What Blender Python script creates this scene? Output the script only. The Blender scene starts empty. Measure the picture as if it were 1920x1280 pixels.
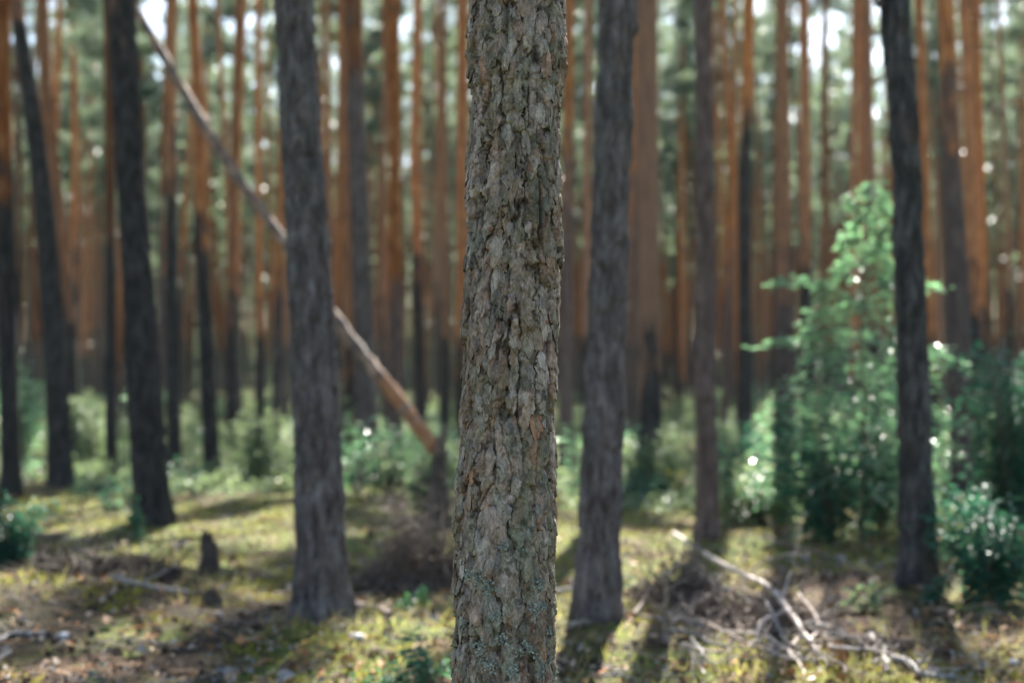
import bpy, math, random
import numpy as np
from mathutils import Vector, Euler, Quaternion, Matrix

rng = np.random.default_rng(11)
random.seed(11)
PI = math.pi
sc = bpy.context.scene
C = sc.collection
R = math.radians

# ------------------------------------------------------------------ camera model
F = 1920 * 50.0 / 36.0          # focal length in photo pixels
CAMH = 1.5
PITCH = math.atan(60 / F)       # horizon sits a little under the middle
cp, sp = math.cos(PITCH), math.sin(PITCH)

def ray(px, py):
    x = (px - 960) / F; y = (640 - py) / F
    return np.array([x, cp - y * sp, sp + y * cp])

def P(px, py, d):
    """point seen at a pixel, d metres ahead"""
    r = ray(px, py)
    t = d / r[1]
    return np.array([r[0] * t, d, CAMH + r[2] * t])

def G(px, py, h=0.0):
    """point h above the ground seen at a pixel"""
    r = ray(px, py)
    z = 0.0
    for _ in range(6):
        t = (CAMH - z - h) / max(-r[2], 1e-4)
        q = r * t
        z = float(gh(q[0], q[1]))
    return np.array([q[0], q[1], z + h])

# ------------------------------------------------------------------ noise
_perm = np.random.default_rng(5).permutation(256)
_perm = np.concatenate([_perm, _perm, _perm])
_grad = np.random.default_rng(6).normal(size=(256, 3)); _grad /= np.linalg.norm(_grad, axis=1)[:, None]

def noise3(x, y, z):
    x, y, z = np.broadcast_arrays(np.asarray(x, float), np.asarray(y, float), np.asarray(z, float))
    xi = np.floor(x).astype(int); yi = np.floor(y).astype(int); zi = np.floor(z).astype(int)
    xf = x - xi; yf = y - yi; zf = z - zi
    u = xf * xf * xf * (xf * (xf * 6 - 15) + 10); v = yf * yf * yf * (yf * (yf * 6 - 15) + 10); w = zf * zf * zf * (zf * (zf * 6 - 15) + 10)
    out = 0.0
    for dx in (0, 1):
        for dy in (0, 1):
            for dz in (0, 1):
                h = _perm[_perm[_perm[(xi + dx) & 255] + ((yi + dy) & 255)] + ((zi + dz) & 255)]
                g = _grad[h]
                d = g[..., 0] * (xf - dx) + g[..., 1] * (yf - dy) + g[..., 2] * (zf - dz)
                out = out + d * (u if dx else 1 - u) * (v if dy else 1 - v) * (w if dz else 1 - w)
    return out * 1.5

def fbm(x, y, z, o=4):
    s = 0.0; a = 1.0; f = 1.0
    for i in range(o):
        s = s + a * noise3(np.asarray(x) * f + 17.3 * i, np.asarray(y) * f, np.asarray(z) * f); a *= .5; f *= 2.03
    return s

def sstep(a, b, x):
    t = np.clip((x - a) / (b - a), 0, 1); return t * t * (3 - 2 * t)

def gh(x, y):
    x = np.asarray(x, float); y = np.asarray(y, float)
    far = sstep(60, 140, np.hypot(x, y))
    h = .05 * noise3(x * .35, y * .35, 3.1) + .09 * noise3(x * .12, y * .12, 8.7) + .028 * noise3(x * 1.1, y * 1.1, 1.7)
    return h * (1 - .4 * far) + mounds(x, y)

MOUNDS = []
def mounds(x, y):
    h = 0.0
    for (mx, my, r, a) in MOUNDS:
        h = h + a * np.exp(-((x - mx) ** 2 + (y - my) ** 2) / (r * r))
    return h

# ------------------------------------------------------------------ mesh building
class MB:
    def __init__(s):
        s.v = []; s.f = []; s.m = []; s.c = []; s.n = 0; s.hasc = False
    def add(s, v, f, mat=0, col=None):
        v = np.asarray(v, float).reshape(-1, 3); f = np.asarray(f, int)
        if len(f) == 0: return
        s.v.append(v); s.f.append(f + s.n); s.m.append(np.full(len(f), mat, int)); s.n += len(v)
        if col is None: col = np.full((len(v), 3), .5)
        else: s.hasc = True
        s.c.append(np.broadcast_to(np.asarray(col, float), (len(v), 3)))
    def tube(s, pts, rad, sides=8, mat=0, rough=0.0, col=None, cap=True):
        pts = np.asarray(pts, float); rad = np.broadcast_to(np.asarray(rad, float), (len(pts),))
        t = np.gradient(pts, axis=0); t /= np.linalg.norm(t, axis=1)[:, None] + 1e-9
        ref = np.array([1., 0, 0]) if abs(t[0][0]) < .8 else np.array([0, 1., 0])
        a = np.cross(t, ref); a /= np.linalg.norm(a, axis=1)[:, None] + 1e-9
        b = np.cross(t, a)
        th = np.linspace(0, 2 * PI, sides, endpoint=False)
        rr = rad[:, None] * (1 + (rough * rng.normal(size=(len(pts), sides)) if rough else 0))
        v = pts[:, None, :] + rr[..., None] * (np.cos(th)[None, :, None] * a[:, None, :] + np.sin(th)[None, :, None] * b[:, None, :])
        n = len(pts)
        i = np.arange(n - 1)[:, None] * sides; j = np.arange(sides)[None, :]; k = (j + 1) % sides
        f = np.stack([i + j, i + k, i + sides + k, i + sides + j], -1).reshape(-1, 4)
        v = v.reshape(-1, 3)
        s.add(v, f, mat, col)
        if cap:
            for row, pt in ((0, pts[0] - t[0] * rad[0] * .15), (n - 1, pts[-1] + t[-1] * rad[-1] * .3)):
                vv = np.vstack([v[row * sides:(row + 1) * sides], pt])
                q = np.arange(sides); ff = np.stack([q, (q + 1) % sides, np.full(sides, sides)], -1)
                s.add(vv, ff if row else ff[:, ::-1], mat, col)
    def leaves(s, cen, dirv, up, L, W, mat=0, fold=.25, col=None):
        """pointed leaves of two folded halves"""
        cen = np.asarray(cen, float); n = len(cen)
        d = dirv / (np.linalg.norm(dirv, axis=1)[:, None] + 1e-9)
        side = np.cross(d, up); side /= np.linalg.norm(side, axis=1)[:, None] + 1e-9
        nn = np.cross(side, d)
        L = np.broadcast_to(L, (n,))[:, None]; W = np.broadcast_to(W, (n,))[:, None]
        base = cen; tip = cen + d * L - nn * L * .12
        m1 = cen + d * L * .33; m2 = cen + d * L * .7 - nn * L * .03
        l1 = m1 + side * W * .5 + nn * W * fold; r1 = m1 - side * W * .5 + nn * W * fold
        l2 = m2 + side * W * .4 + nn * W * fold * .8; r2 = m2 - side * W * .4 + nn * W * fold * .8
        v = np.stack([base, l1, l2, tip, r2, r1], 1).reshape(-1, 3)
        o = np.arange(n)[:, None] * 6
        f = np.concatenate([o + np.array([[0, 3, 2, 1]]), o + np.array([[0, 5, 4, 3]])])
        if col is not None: col = np.repeat(np.asarray(col), 6, axis=0)
        s.add(v, f, mat, col)
    def spikes(s, cen, d, L, W, mat=0, col=None):
        n = len(cen)
        p = np.cross(d, rng.normal(size=(n, 3))); p /= np.linalg.norm(p, axis=1)[:, None] + 1e-9
        L = np.broadcast_to(L, (n,))[:, None]; W = np.broadcast_to(W, (n,))[:, None]
        v = np.stack([cen - p * W * .5, cen + p * W * .5, cen + d * L], 1).reshape(-1, 3)
        if col is not None: col = np.repeat(np.asarray(col), 3, axis=0)
        s.add(v, np.arange(3 * n).reshape(-1, 3), mat, col)
    def build(s, name, mats, parent=None, smooth=True, link=True, loc=None):
        me = bpy.data.meshes.new(name)
        V = np.concatenate(s.v)
        me.vertices.add(len(V)); me.vertices.foreach_set('co', V.astype(np.float32).ravel())
        nl = sum(f.size for f in s.f); npol = sum(len(f) for f in s.f)
        me.loops.add(nl); me.polygons.add(npol)
        me.loops.foreach_set('vertex_index', np.concatenate([f.ravel() for f in s.f]).astype(np.int32))
        tot = np.concatenate([np.full(len(f), f.shape[1]) for f in s.f])
        st = np.concatenate([[0], np.cumsum(tot)[:-1]])
        me.polygons.foreach_set('loop_start', st.astype(np.int32))
        me.polygons.foreach_set('material_index', np.concatenate(s.m).astype(np.int32))
        me.polygons.foreach_set('use_smooth', np.full(npol, smooth))
        if not isinstance(mats, (list, tuple)): mats = [mats]
        for m in mats: me.materials.append(m)
        if s.hasc:
            at = me.color_attributes.new('tint', 'FLOAT_COLOR', 'POINT')
            c = np.concatenate(s.c); c = np.hstack([c, np.ones((len(c), 1))])
            at.data.foreach_set('color', c.astype(np.float32).ravel())
        me.update(calc_edges=True)
        o = bpy.data.objects.new(name, me)
        C.objects.link(o)
        if parent is not None: o.parent = parent
        if loc is not None: o.location = loc
        return o

def tag(o, label=None, cat=None, group=None, kind=None):
    if label: o['label'] = label
    if cat: o['category'] = cat
    if group: o['group'] = group
    if kind: o['kind'] = kind
    return o

def thing(name, label, cat, loc=(0, 0, 0), rz=0.0, group=None):
    o = bpy.data.objects.new(name, None); C.objects.link(o)
    o.location = [float(q) for q in loc]; o.rotation_euler = (0, 0, rz); o.empty_display_size = .2
    return tag(o, label, cat, group)

def dup(root, loc, rz=0.0, scale=1.0, tilt=(0, 0), label=None, group=None):
    r = root.copy(); C.objects.link(r)
    r.location = [float(q) for q in loc]; r.rotation_euler = (tilt[0], tilt[1], rz); r.scale = (scale,) * 3
    if label: r['label'] = label
    if group: r['group'] = group
    for ch in root.children:
        c = ch.copy(); C.objects.link(c); c.parent = r
        for g in ch.children:
            d = g.copy(); C.objects.link(d); d.parent = c
    return r

# ------------------------------------------------------------------ materials
def newmat(name):
    m = bpy.data.materials.new(name); m.use_nodes = True
    nt = m.node_tree; nt.nodes.clear()
    out = nt.nodes.new('ShaderNodeOutputMaterial')
    return m, nt, out

def N(nt, t, **kw):
    n = nt.nodes.new(t)
    for k, v in kw.items():
        if k in n.inputs: n.inputs[k].default_value = v
        else: setattr(n, k, v)
    return n

def ramp(nt, fac, stops):
    r = nt.nodes.new('ShaderNodeValToRGB')
    e = r.color_ramp.elements
    while len(e) < len(stops): e.new(.5)
    for q, (p, c) in zip(e, stops):
        q.position = p; q.color = (*c, 1) if len(c) == 3 else c
    nt.links.new(fac, r.inputs[0]); return r.outputs[0]

def mixc(nt, fac, a, b, mode='MIX'):
    m = nt.nodes.new('ShaderNodeMix'); m.data_type = 'RGBA'; m.blend_type = mode
    L = nt.links.new
    if hasattr(fac, 'is_output') or isinstance(fac, bpy.types.NodeSocket): L(fac, m.inputs[0])
    else: m.inputs[0].default_value = fac
    for s, i in ((a, 6), (b, 7)):
        if isinstance(s, bpy.types.NodeSocket): L(s, m.inputs[i])
        else: m.inputs[i].default_value = (*s, 1)
    return m.outputs[2]

def tex(nt, scale, detail=4, vec=None, rough=.55, dist=0.0):
    t = N(nt, 'ShaderNodeTexNoise', Scale=scale, Detail=detail, Roughness=rough, Distortion=dist)
    if vec is not None: nt.links.new(vec, t.inputs['Vector'])
    return t.outputs['Fac']

def coords(nt, scale=(1, 1, 1), which='Object'):
    tc = nt.nodes.new('ShaderNodeTexCoord')
    mp = nt.nodes.new('ShaderNodeMapping'); mp.inputs['Scale'].default_value = scale
    nt.links.new(tc.outputs[which], mp.inputs['Vector']); return mp.outputs[0]

def bump(nt, h, strength=.5, dist=.01):
    b = N(nt, 'ShaderNodeBump', Strength=strength, Distance=dist)
    nt.links.new(h, b.inputs['Height']); return b.outputs[0]

def principled(nt, out, col, rough=.9, normal=None, spec=.3):
    p = N(nt, 'ShaderNodeBsdfPrincipled', Roughness=rough)
    p.inputs['Specular IOR Level'].default_value = spec
    if isinstance(col, bpy.types.NodeSocket): nt.links.new(col, p.inputs['Base Color'])
    else: p.inputs['Base Color'].default_value = (*col, 1)
    if normal is not None: nt.links.new(normal, p.inputs['Normal'])
    nt.links.new(p.outputs[0], out.inputs[0]); return p

def math_(nt, op, a, b=0.0, c=None):
    m = nt.nodes.new('ShaderNodeMath'); m.operation = op
    for i, s in enumerate((a, b, c)):
        if s is None: continue
        if isinstance(s, bpy.types.NodeSocket): nt.links.new(s, m.inputs[i])
        else: m.inputs[i].default_value = s
    return m.outputs[0]

def mat_bark():
    """Scots pine bark: grey plates low on the trunk, orange papery bark above a height given on each trunk"""
    m, nt, out = newmat('pine_bark')
    tc = nt.nodes.new('ShaderNodeTexCoord')
    sep = nt.nodes.new('ShaderNodeSeparateXYZ'); nt.links.new(tc.outputs['Object'], sep.inputs[0])
    v = coords(nt, (1, 1, .28))
    at = nt.nodes.new('ShaderNodeAttribute'); at.attribute_type = 'OBJECT'; at.attribute_name = 'orange_from'
    oi = nt.nodes.new('ShaderNodeObjectInfo')
    nz = tex(nt, 5, 4, v)
    zz = math_(nt, 'SUBTRACT', sep.outputs[2], at.outputs['Fac'])
    zz = math_(nt, 'MULTIPLY_ADD', math_(nt, 'SUBTRACT', nz, .5), 5.5, zz)
    f = N(nt, 'ShaderNodeMapRange', interpolation_type='SMOOTHSTEP'); nt.links.new(zz, f.inputs[0])
    f.inputs[1].default_value = -.45; f.inputs[2].default_value = .7
    low = ramp(nt, tex(nt, 19, 6, v, .72), [(.30, (.010, .010, .010)), (.44, (.046, .045, .046)), (.56, (.12, .115, .114)), (.74, (.27, .257, .25))])
    low = mixc(nt, math_(nt, 'MULTIPLY', ramp(nt, tex(nt, 7, 3, v), [(.45, (0,) * 3), (.7, (1,) * 3)]), .45), low, (.035, .048, .036))
    low = mixc(nt, math_(nt, 'MULTIPLY', ramp(nt, tex(nt, 11, 3, v), [(.6, (0,) * 3), (.75, (1,) * 3)]), .4), low, (.17, .085, .05))
    hi = ramp(nt, tex(nt, 12, 5, v, .65), [(.25, (.09, .034, .015)), (.45, (.29, .108, .038)), (.6, (.44, .18, .062)), (.85, (.56, .34, .19))])
    hi = mixc(nt, math_(nt, 'MULTIPLY', oi.outputs['Random'], .85), hi, (.165, .112, .085))
    hi = mixc(nt, 1.0, hi, ramp(nt, math_(nt, 'FRACT', math_(nt, 'MULTIPLY', oi.outputs['Random'], 7.31)), [(0.0, (.38, .36, .36)), (.45, (.85, .85, .85)), (1.0, (1.3, 1.22, 1.15))]), 'MULTIPLY')
    knots = ramp(nt, tex(nt, 2.2, 2, coords(nt, (1.6, 1.6, .9))), [(.66, (0,) * 3), (.74, (1,) * 3)])
    hi = mixc(nt, math_(nt, 'MULTIPLY', knots, .8), hi, (.12, .07, .045))
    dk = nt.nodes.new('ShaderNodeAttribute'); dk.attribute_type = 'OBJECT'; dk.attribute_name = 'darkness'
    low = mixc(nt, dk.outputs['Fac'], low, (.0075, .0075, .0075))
    br = nt.nodes.new('ShaderNodeAttribute'); br.attribute_type = 'OBJECT'; br.attribute_name = 'brownness'
    low = mixc(nt, br.outputs['Fac'], low, ramp(nt, tex(nt, 16, 5, v, .7), [(.3, (.055, .036, .031)), (.5, (.115, .078, .068)), (.75, (.22, .16, .14))]))
    col = mixc(nt, f.outputs[0], low, hi)
    nrm = bump(nt, tex(nt, 40, 5, v, .7), .7, .012)
    principled(nt, out, col, .95, nrm, .08)
    return m

def mat_tint(name, rough=.85, bumpscale=220, bstr=.5, bdist=.003, spec=.25, vscale=(1, 1, .5)):
    """colour carried by the mesh's own tint attribute (plates, lichen, chips), with fine grain"""
    m, nt, out = newmat(name)
    a = nt.nodes.new('ShaderNodeAttribute'); a.attribute_name = 'tint'
    v = coords(nt, vscale)
    g = tex(nt, bumpscale, 4, v, .7)
    col = mixc(nt, 1.0, a.outputs['Color'], ramp(nt, tex(nt, bumpscale * .22, 5, v, .75), [(.3, (.45,) * 3), (.5, (1,) * 3), (.72, (1.45,) * 3)]), 'MULTIPLY')
    col = mixc(nt, 1.0, col, ramp(nt, g, [(.25, (.55,) * 3), (.5, (1,) * 3), (.8, (1.4,) * 3)]), 'MULTIPLY')
    principled(nt, out, col, rough, bump(nt, g, bstr, bdist), spec)
    return m

def mat_leaf(name, cols, trans, tw=.5, rough=.4, spec=.4, nscale=1.2):
    m, nt, out = newmat(name)
    oi = nt.nodes.new('ShaderNodeObjectInfo')
    g = nt.nodes.new('ShaderNodeNewGeometry')
    rp = g.outputs['Random Per Island']
    nz = tex(nt, nscale, 2, coords(nt))
    f = math_(nt, 'ADD', math_(nt, 'MULTIPLY', rp, .6), math_(nt, 'MULTIPLY', nz, .5))
    col = ramp(nt, f, [(.1, cols[0]), (.5, cols[1]), (.95, cols[2])])
    p = N(nt, 'ShaderNodeBsdfPrincipled', Roughness=rough); p.inputs['Specular IOR Level'].default_value = spec
    nt.links.new(col, p.inputs['Base Color'])
    t = nt.nodes.new('ShaderNodeBsdfTranslucent')
    tcn = mixc(nt, rp, trans, tuple(min(1, q * 1.5) for q in trans)); nt.links.new(tcn, t.inputs[0])
    mx = nt.nodes.new('ShaderNodeMixShader'); mx.inputs[0].default_value = tw
    nt.links.new(p.outputs[0], mx.inputs[1]); nt.links.new(t.outputs[0], mx.inputs[2]); nt.links.new(mx.outputs[0], out.inputs[0])
    return m

def mat_wood(name, stops, sc_=30, rough=.8, spec=.3):
    m, nt, out = newmat(name)
    v = coords(nt, (1, 1, 1))
    col = ramp(nt, tex(nt, sc_, 5, v, .65), stops)
    principled(nt, out, col, rough, bump(nt, tex(nt, sc_ * 4, 4, v), .6, .004), spec)
    return m

def mat_ground():
    m, nt, out = newmat('forest_floor')
    v = coords(nt)
    litter = ramp(nt, tex(nt, 23, 6, v, .72), [(.28, (.025, .017, .012)), (.45, (.085, .054, .034)), (.58, (.17, .108, .068)), (.75, (.34, .235, .16))])
    soil = ramp(nt, tex(nt, 9, 5, v, .7), [(.3, (.016, .012, .010)), (.6, (.055, .038, .028)), (.8, (.13, .09, .065))])
    moss = ramp(nt, tex(nt, 14, 6, v, .72), [(.25, (.028, .052, .016)), (.45, (.08, .115, .028)), (.6, (.19, .205, .042)), (.8, (.37, .32, .075))])
    base = mixc(nt, ramp(nt, tex(nt, 1.1, 4, v, .6), [(.46, (0,) * 3), (.6, (1,) * 3)]), litter, soil)
    mk = ramp(nt, tex(nt, .75, 6, v, .66, .6), [(.40, (0,) * 3), (.49, (1,) * 3)])
    mk = math_(nt, 'MULTIPLY', mk, ramp(nt, tex(nt, 6.5, 5, v, .7), [(.40, (.15,) * 3), (.54, (1,) * 3)]))
    col = mixc(nt, mk, base, moss)
    col = mixc(nt, ramp(nt, tex(nt, 4.2, 6, v, .75), [(.60, (0,) * 3), (.68, (.8,) * 3)]), col, (.035, .03, .018))
    for (bx_, by_, rad_) in ((-2.9, 9.2, 2.3), (2.0, 8.4, 1.5), (-2.0, 6.9, 1.0), (-.9, 10.6, 1.2)):
        ds = nt.nodes.new('ShaderNodeVectorMath'); ds.operation = 'DISTANCE'; nt.links.new(v, ds.inputs[0]); ds.inputs[1].default_value = (bx_, by_, 0)
        q = math_(nt, 'MULTIPLY_ADD', math_(nt, 'SUBTRACT', tex(nt, 1.6, 5, v, .65), .5), 3.2, math_(nt, 'DIVIDE', ds.outputs['Value'], rad_))
        col = mixc(nt, math_(nt, 'MULTIPLY', ramp(nt, q, [(.55, (1,) * 3), (.95, (0,) * 3)]), .9), col, soil if bx_ < -2 else base)
    gr = ramp(nt, tex(nt, .45, 4, v, .6), [(.56, (0,) * 3), (.68, (1,) * 3)])
    col = mixc(nt, math_(nt, 'MULTIPLY', gr, .6), col, (.07, .10, .03))
    h = math_(nt, 'ADD', tex(nt, 18, 6, v, .7), math_(nt, 'MULTIPLY', tex(nt, 70, 4, v, .7), .4))
    principled(nt, out, col, .95, bump(nt, h, 1.0, .05), .15)
    return m

M = {}
M['bark'] = mat_bark()
M['hero'] = mat_tint('old_pine_bark', .9, 260, .75, .004, .2)
M['lichen'] = mat_tint('lichen', .95, 300, .6, .004, .1)
M['chips'] = mat_tint('litter_chips', .85, 90, .4, .004, .25, (1, 1, 1))
M['needles'] = mat_leaf('pine_needles', [(.005, .034, .032), (.012, .06, .05), (.04, .095, .06)], (.20, .27, .15), .26, .5, .3, .6)
M['beech'] = mat_leaf('beech_leaf', [(.035, .105, .072), (.075, .17, .108), (.18, .28, .18)], (.16, .32, .15), .42, .3, 1.0)
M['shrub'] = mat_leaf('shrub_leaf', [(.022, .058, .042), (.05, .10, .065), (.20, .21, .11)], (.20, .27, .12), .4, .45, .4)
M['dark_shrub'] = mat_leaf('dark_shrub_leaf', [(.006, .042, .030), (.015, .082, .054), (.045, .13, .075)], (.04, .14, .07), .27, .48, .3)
M['seedling'] = mat_leaf('seedling_leaf', [(.02, .08, .06), (.035, .11, .075), (.07, .15, .09)], (.10, .24, .09), .3, .5, .2)
M['yellow_leaf'] = mat_leaf('yellow_leaf', [(.16, .2, .03), (.28, .3, .04), (.4, .36, .06)], (.5, .45, .06), .5, .4, .4)
M['moss'] = mat_leaf('moss', [(.05, .07, .014), (.13, .14, .028), (.28, .24, .05)], (.26, .25, .05), .3, .8, .1)
M['grassm'] = mat_leaf('grass_blade', [(.08, .12, .03), (.2, .2, .06), (.42, .36, .16)], (.35, .34, .1), .4, .6, .2)
M['grey_wood'] = mat_wood('grey_weathered_wood', [(.3, (.07, .063, .06)), (.5, (.18, .165, .155)), (.75, (.34, .31, .29))])
M['pale_wood'] = mat_wood('pale_barkless_wood', [(.35, (.12, .09, .075)), (.5, (.36, .30, .26)), (.7, (.62, .55, .50))])
M['brown_wood'] = mat_wood('brown_dead_wood', [(.3, (.05, .036, .028)), (.5, (.13, .095, .075)), (.75, (.26, .2, .16))])
M['dark_wood'] = mat_wood('dark_rotten_wood', [(.3, (.018, .014, .011)), (.5, (.05, .036, .028)), (.75, (.11, .085, .065))])
M['orange_wood'] = mat_wood('orange_split_wood', [(.3, (.10, .042, .018)), (.5, (.27, .115, .045)), (.75, (.43, .25, .14))])
M['fallen_bark'] = mat_wood('fallen_trunk_bark', [(.32, (.04, .03, .026)), (.47, (.12, .085, .068)), (.58, (.24, .15, .10)), (.75, (.36, .27, .23))], 7)
M['stone'] = mat_wood('grey_stone', [(.3, (.14, .14, .15)), (.5, (.3, .3, .31)), (.75, (.48, .48, .48))], 18)
M['ground'] = mat_ground()

# ------------------------------------------------------------------ trees laid out from the photograph
# photo y -> centre x, and width there; d metres away; orange bark starts at height; label
TREES = [
 dict(dk=0.0, d=8.7,  ax=[(0, 550, 70), (300, 567, 74), (600, 584, 82), (900, 597, 88), (1090, 604, 98), (1160, 607, 112)], of=7.5,
      label='thick dark grey pine rising from a green moss mound, its bark deeply ridged', near=1),
 dict(dk=0.0, d=8.2,  ax=[(0, 1158, 66), (300, 1148, 68), (600, 1139, 70), (900, 1127, 77), (1100, 1120, 82), (1190, 1119, 92)], of=7.5,
      label='grey pine leaning slightly, standing just beside the sharp foreground trunk near a moss bank', near=1),
 dict(dk=0.45, d=9.7,  ax=[(0, 1670, 48), (60, 1682, 52), (300, 1697, 52), (600, 1708, 56), (900, 1719, 62), (1060, 1723, 66), (1112, 1725, 78)], of=7.0,
      label='dark pine in front of the leafy beech sapling, casting a hard shadow across yellow moss', near=1, stub=1),
 dict(cd=.1, dk=0.1, br=0.8, d=12.4, ax=[(0, 1319, 29), (300, 1321, 33), (700, 1323, 38), (950, 1326, 41), (1020, 1327, 50)], of=6.5,
      label='slim purplish brown pine standing behind the heap of pale dead branches', near=1),
 dict(d=13.3, ax=[(0, 226, 50), (200, 236, 50), (400, 250, 52), (700, 270, 61), (900, 283, 66), (1000, 288, 72)], of=5.6,
      label='thick dark pine with leafy seedlings at its foot, the fallen trunk passing behind it', near=1),
 dict(dk=0.8, d=16.0, ax=[(0, 4, 30), (300, 6, 32), (600, 14, 34), (900, 21, 36), (950, 22, 44)], of=3.6,
      label='pine cut by the photo edge, orange bark above and black below'),
 dict(d=17.6, ax=[(0, 28, 27), (120, 50, 29), (250, 66, 33), (400, 84, 37), (650, 102, 42), (880, 113, 45), (925, 116, 52)], of=6.2,
      label='dark pine with a curved trunk bending away from an orange neighbour'),
 dict(d=24.0, ax=[(0, 78, 24), (200, 88, 26), (400, 108, 27), (600, 124, 28), (860, 138, 30)], of=2.6,
      label='bright orange pine leaning close behind the curved dark trunk'),
 dict(d=19.5, ax=[(0, 321, 17), (300, 322, 20), (600, 323, 24), (905, 327, 28)], of=4.4,
      label='slim pine crossed by the fallen trunk, orange above and grey below'),
 dict(d=21.0, ax=[(0, 360, 19), (150, 370, 22), (400, 375, 25), (700, 389, 28), (880, 398, 32)], of=3.7,
      label='orange barked pine with a dark foot behind the fallen trunk'),
 dict(d=27.0, ax=[(0, 448, 14), (300, 438, 15), (600, 433, 17), (830, 436, 19)], of=2.9,
      label='thin wavy orange pine just above the middle of the fallen trunk'),
 dict(d=20.0, ax=[(0, 203, 17), (400, 206, 19), (900, 209, 23)], of=3.4,
      label='thin grey footed pine close beside the thick dark trunk with seedlings'),
 dict(d=30.0, ax=[(0, 484, 13), (400, 486, 14), (820, 487, 16)], of=2.6,
      label='thin brown pine seen in the gap beside the moss mound pine'),
 dict(dk=0.2, br=0.4, d=19.0, ax=[(0, 662, 32), (300, 671, 34), (600, 681, 38), (880, 692, 44)], of=5.5,
      label='dark grey brown pine crossing in front of the fallen trunk'),
 dict(d=26.0, ax=[(0, 655, 24), (300, 652, 25), (600, 655, 26), (850, 658, 30)], of=1.6,
      label='orange pine half hidden behind the dark trunk that crosses the fallen log'),
 dict(br=0.7, d=25.0, ax=[(0, 738, 23), (300, 740, 24), (600, 742, 26), (830, 744, 30)], of=3.0,
      label='reddish brown pine above the lower end of the fallen trunk'),
 dict(d=28.0, ax=[(0, 783, 15), (300, 776, 16), (800, 790, 20)], of=4.0,
      label='thin dark pine rising behind the broken stump'),
 dict(d=30.0, ax=[(0, 830, 13), (400, 833, 15), (830, 836, 18)], of=2.4,
      label='thin orange pine in the gap between the broken stump and the sharp trunk'),
 dict(d=27.0, ax=[(0, 868, 21), (400, 866, 22), (830, 864, 24)], of=1.9,
      label='orange pine touching the edge of the sharp foreground trunk'),
 dict(dk=0.1, br=0.85, d=22.0, ax=[(0, 1067, 20), (400, 1064, 22), (860, 1060, 28)], of=4.6,
      label='mauve brown pine squeezed between the sharp trunk and its grey neighbour'),
 dict(d=30.0, ax=[(0, 1103, 14), (400, 1100, 15), (830, 1097, 18)], of=2.2,
      label='orange pine half hidden behind the grey trunk beside the sharp one'),
 dict(d=18.0, ax=[(0, 1214, 38), (300, 1214, 42), (600, 1216, 43), (870, 1221, 47)], of=1.55,
      label='thick bright orange pine in full view with a short dark foot'),
 dict(d=30.0, ax=[(0, 1188, 14), (400, 1189, 15), (830, 1192, 18)], of=1.8,
      label='pale orange pine slipping out from behind the grey leaning trunk'),
 dict(cd=.1, d=23.0, ax=[(0, 1404, 22), (300, 1397, 23), (600, 1396, 25), (840, 1398, 28)], of=5.4,
      label='straight dark pine between the purplish trunk and the beech sapling'),
 dict(cd=.1, br=0.5, d=18.0, ax=[(0, 1466, 22), (300, 1468, 28), (600, 1470, 38), (900, 1472, 46)], of=2.6,
      label='brown pine with a thick dark foot behind the edge of the beech sapling'),
 dict(cd=.1, d=24.0, ax=[(0, 1508, 19), (300, 1509, 21), (500, 1511, 23), (840, 1514, 27)], of=3.6,
      label='vivid orange pine with small dark knots above the beech sapling'),
 dict(cd=.1, d=32.0, ax=[(0, 1547, 13), (300, 1548, 15), (830, 1551, 18)], of=2.0,
      label='thin brown pine over the top twigs of the beech sapling'),
 dict(d=36.0, ax=[(0, 1602, 12), (300, 1600, 13), (820, 1600, 16)], of=1.5,
      label='pale glowing pine behind the top of the beech sapling'),
 dict(cd=.1, d=26.0, ax=[(0, 1625, 18), (300, 1631, 19), (840, 1640, 24)], of=2.2,
      label='orange pine with dark whorl scars beside the dark trunk that casts the hard shadow'),
 dict(cd=.1, d=25.0, ax=[(0, 1722, 17), (100, 1728, 18), (400, 1737, 20), (850, 1752, 24)], of=1.7,
      label='slim orange pine tucked behind the dark trunk of the hard shadow'),
 dict(br=.55, dk=.55, d=17.0, ax=[(0, 1771, 27), (300, 1784, 33), (500, 1795, 40), (700, 1801, 45), (880, 1808, 50), (940, 1810, 58)], of=4.9,
      label='stout pine, rusty above and black below, among the dark green bushes'),
 dict(d=20.0, ax=[(0, 1808, 21), (300, 1819, 22), (600, 1828, 23), (900, 1834, 28)], of=2.7,
      label='orange pine standing directly behind the stout rusty and black one'),
 dict(d=33.0, ax=[(0, 1836, 8), (300, 1838, 9), (820, 1842, 12)], of=3.0,
      label='very thin dark pine beside the pair of thick rusty trunks'),
 dict(d=28.0, ax=[(0, 1872, 9), (300, 1884, 10), (600, 1893, 11), (830, 1896, 13)], of=3.2,
      label='very thin crooked pine nearest the dark bush at the photo edge'),
]
HERO_D = 4.0
HERO = [(0, 970.5, 172), (200, 967.5, 175), (400, 963, 176), (640, 957, 177), (800, 952, 180), (1000, 945.5, 187), (1150, 944, 191), (1280, 945.5, 195)]

for t in TREES:
    b = P(t['ax'][-1][1], t['ax'][-1][0], t['d'])
    t['x'] = b[0]
    if t['d'] < 20:
        MOUNDS.append((b[0], t['d'], .55, .06))
MOUNDS.append((P(960, 1180, 8.0)[0] + .35, 8.0, .6, .05))
MOUNDS.append((P(590, 1200, 8.2)[0], 8.2, .7, .05))
MOUNDS.append((-2.9, 9.3, 1.0, .19))

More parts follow.
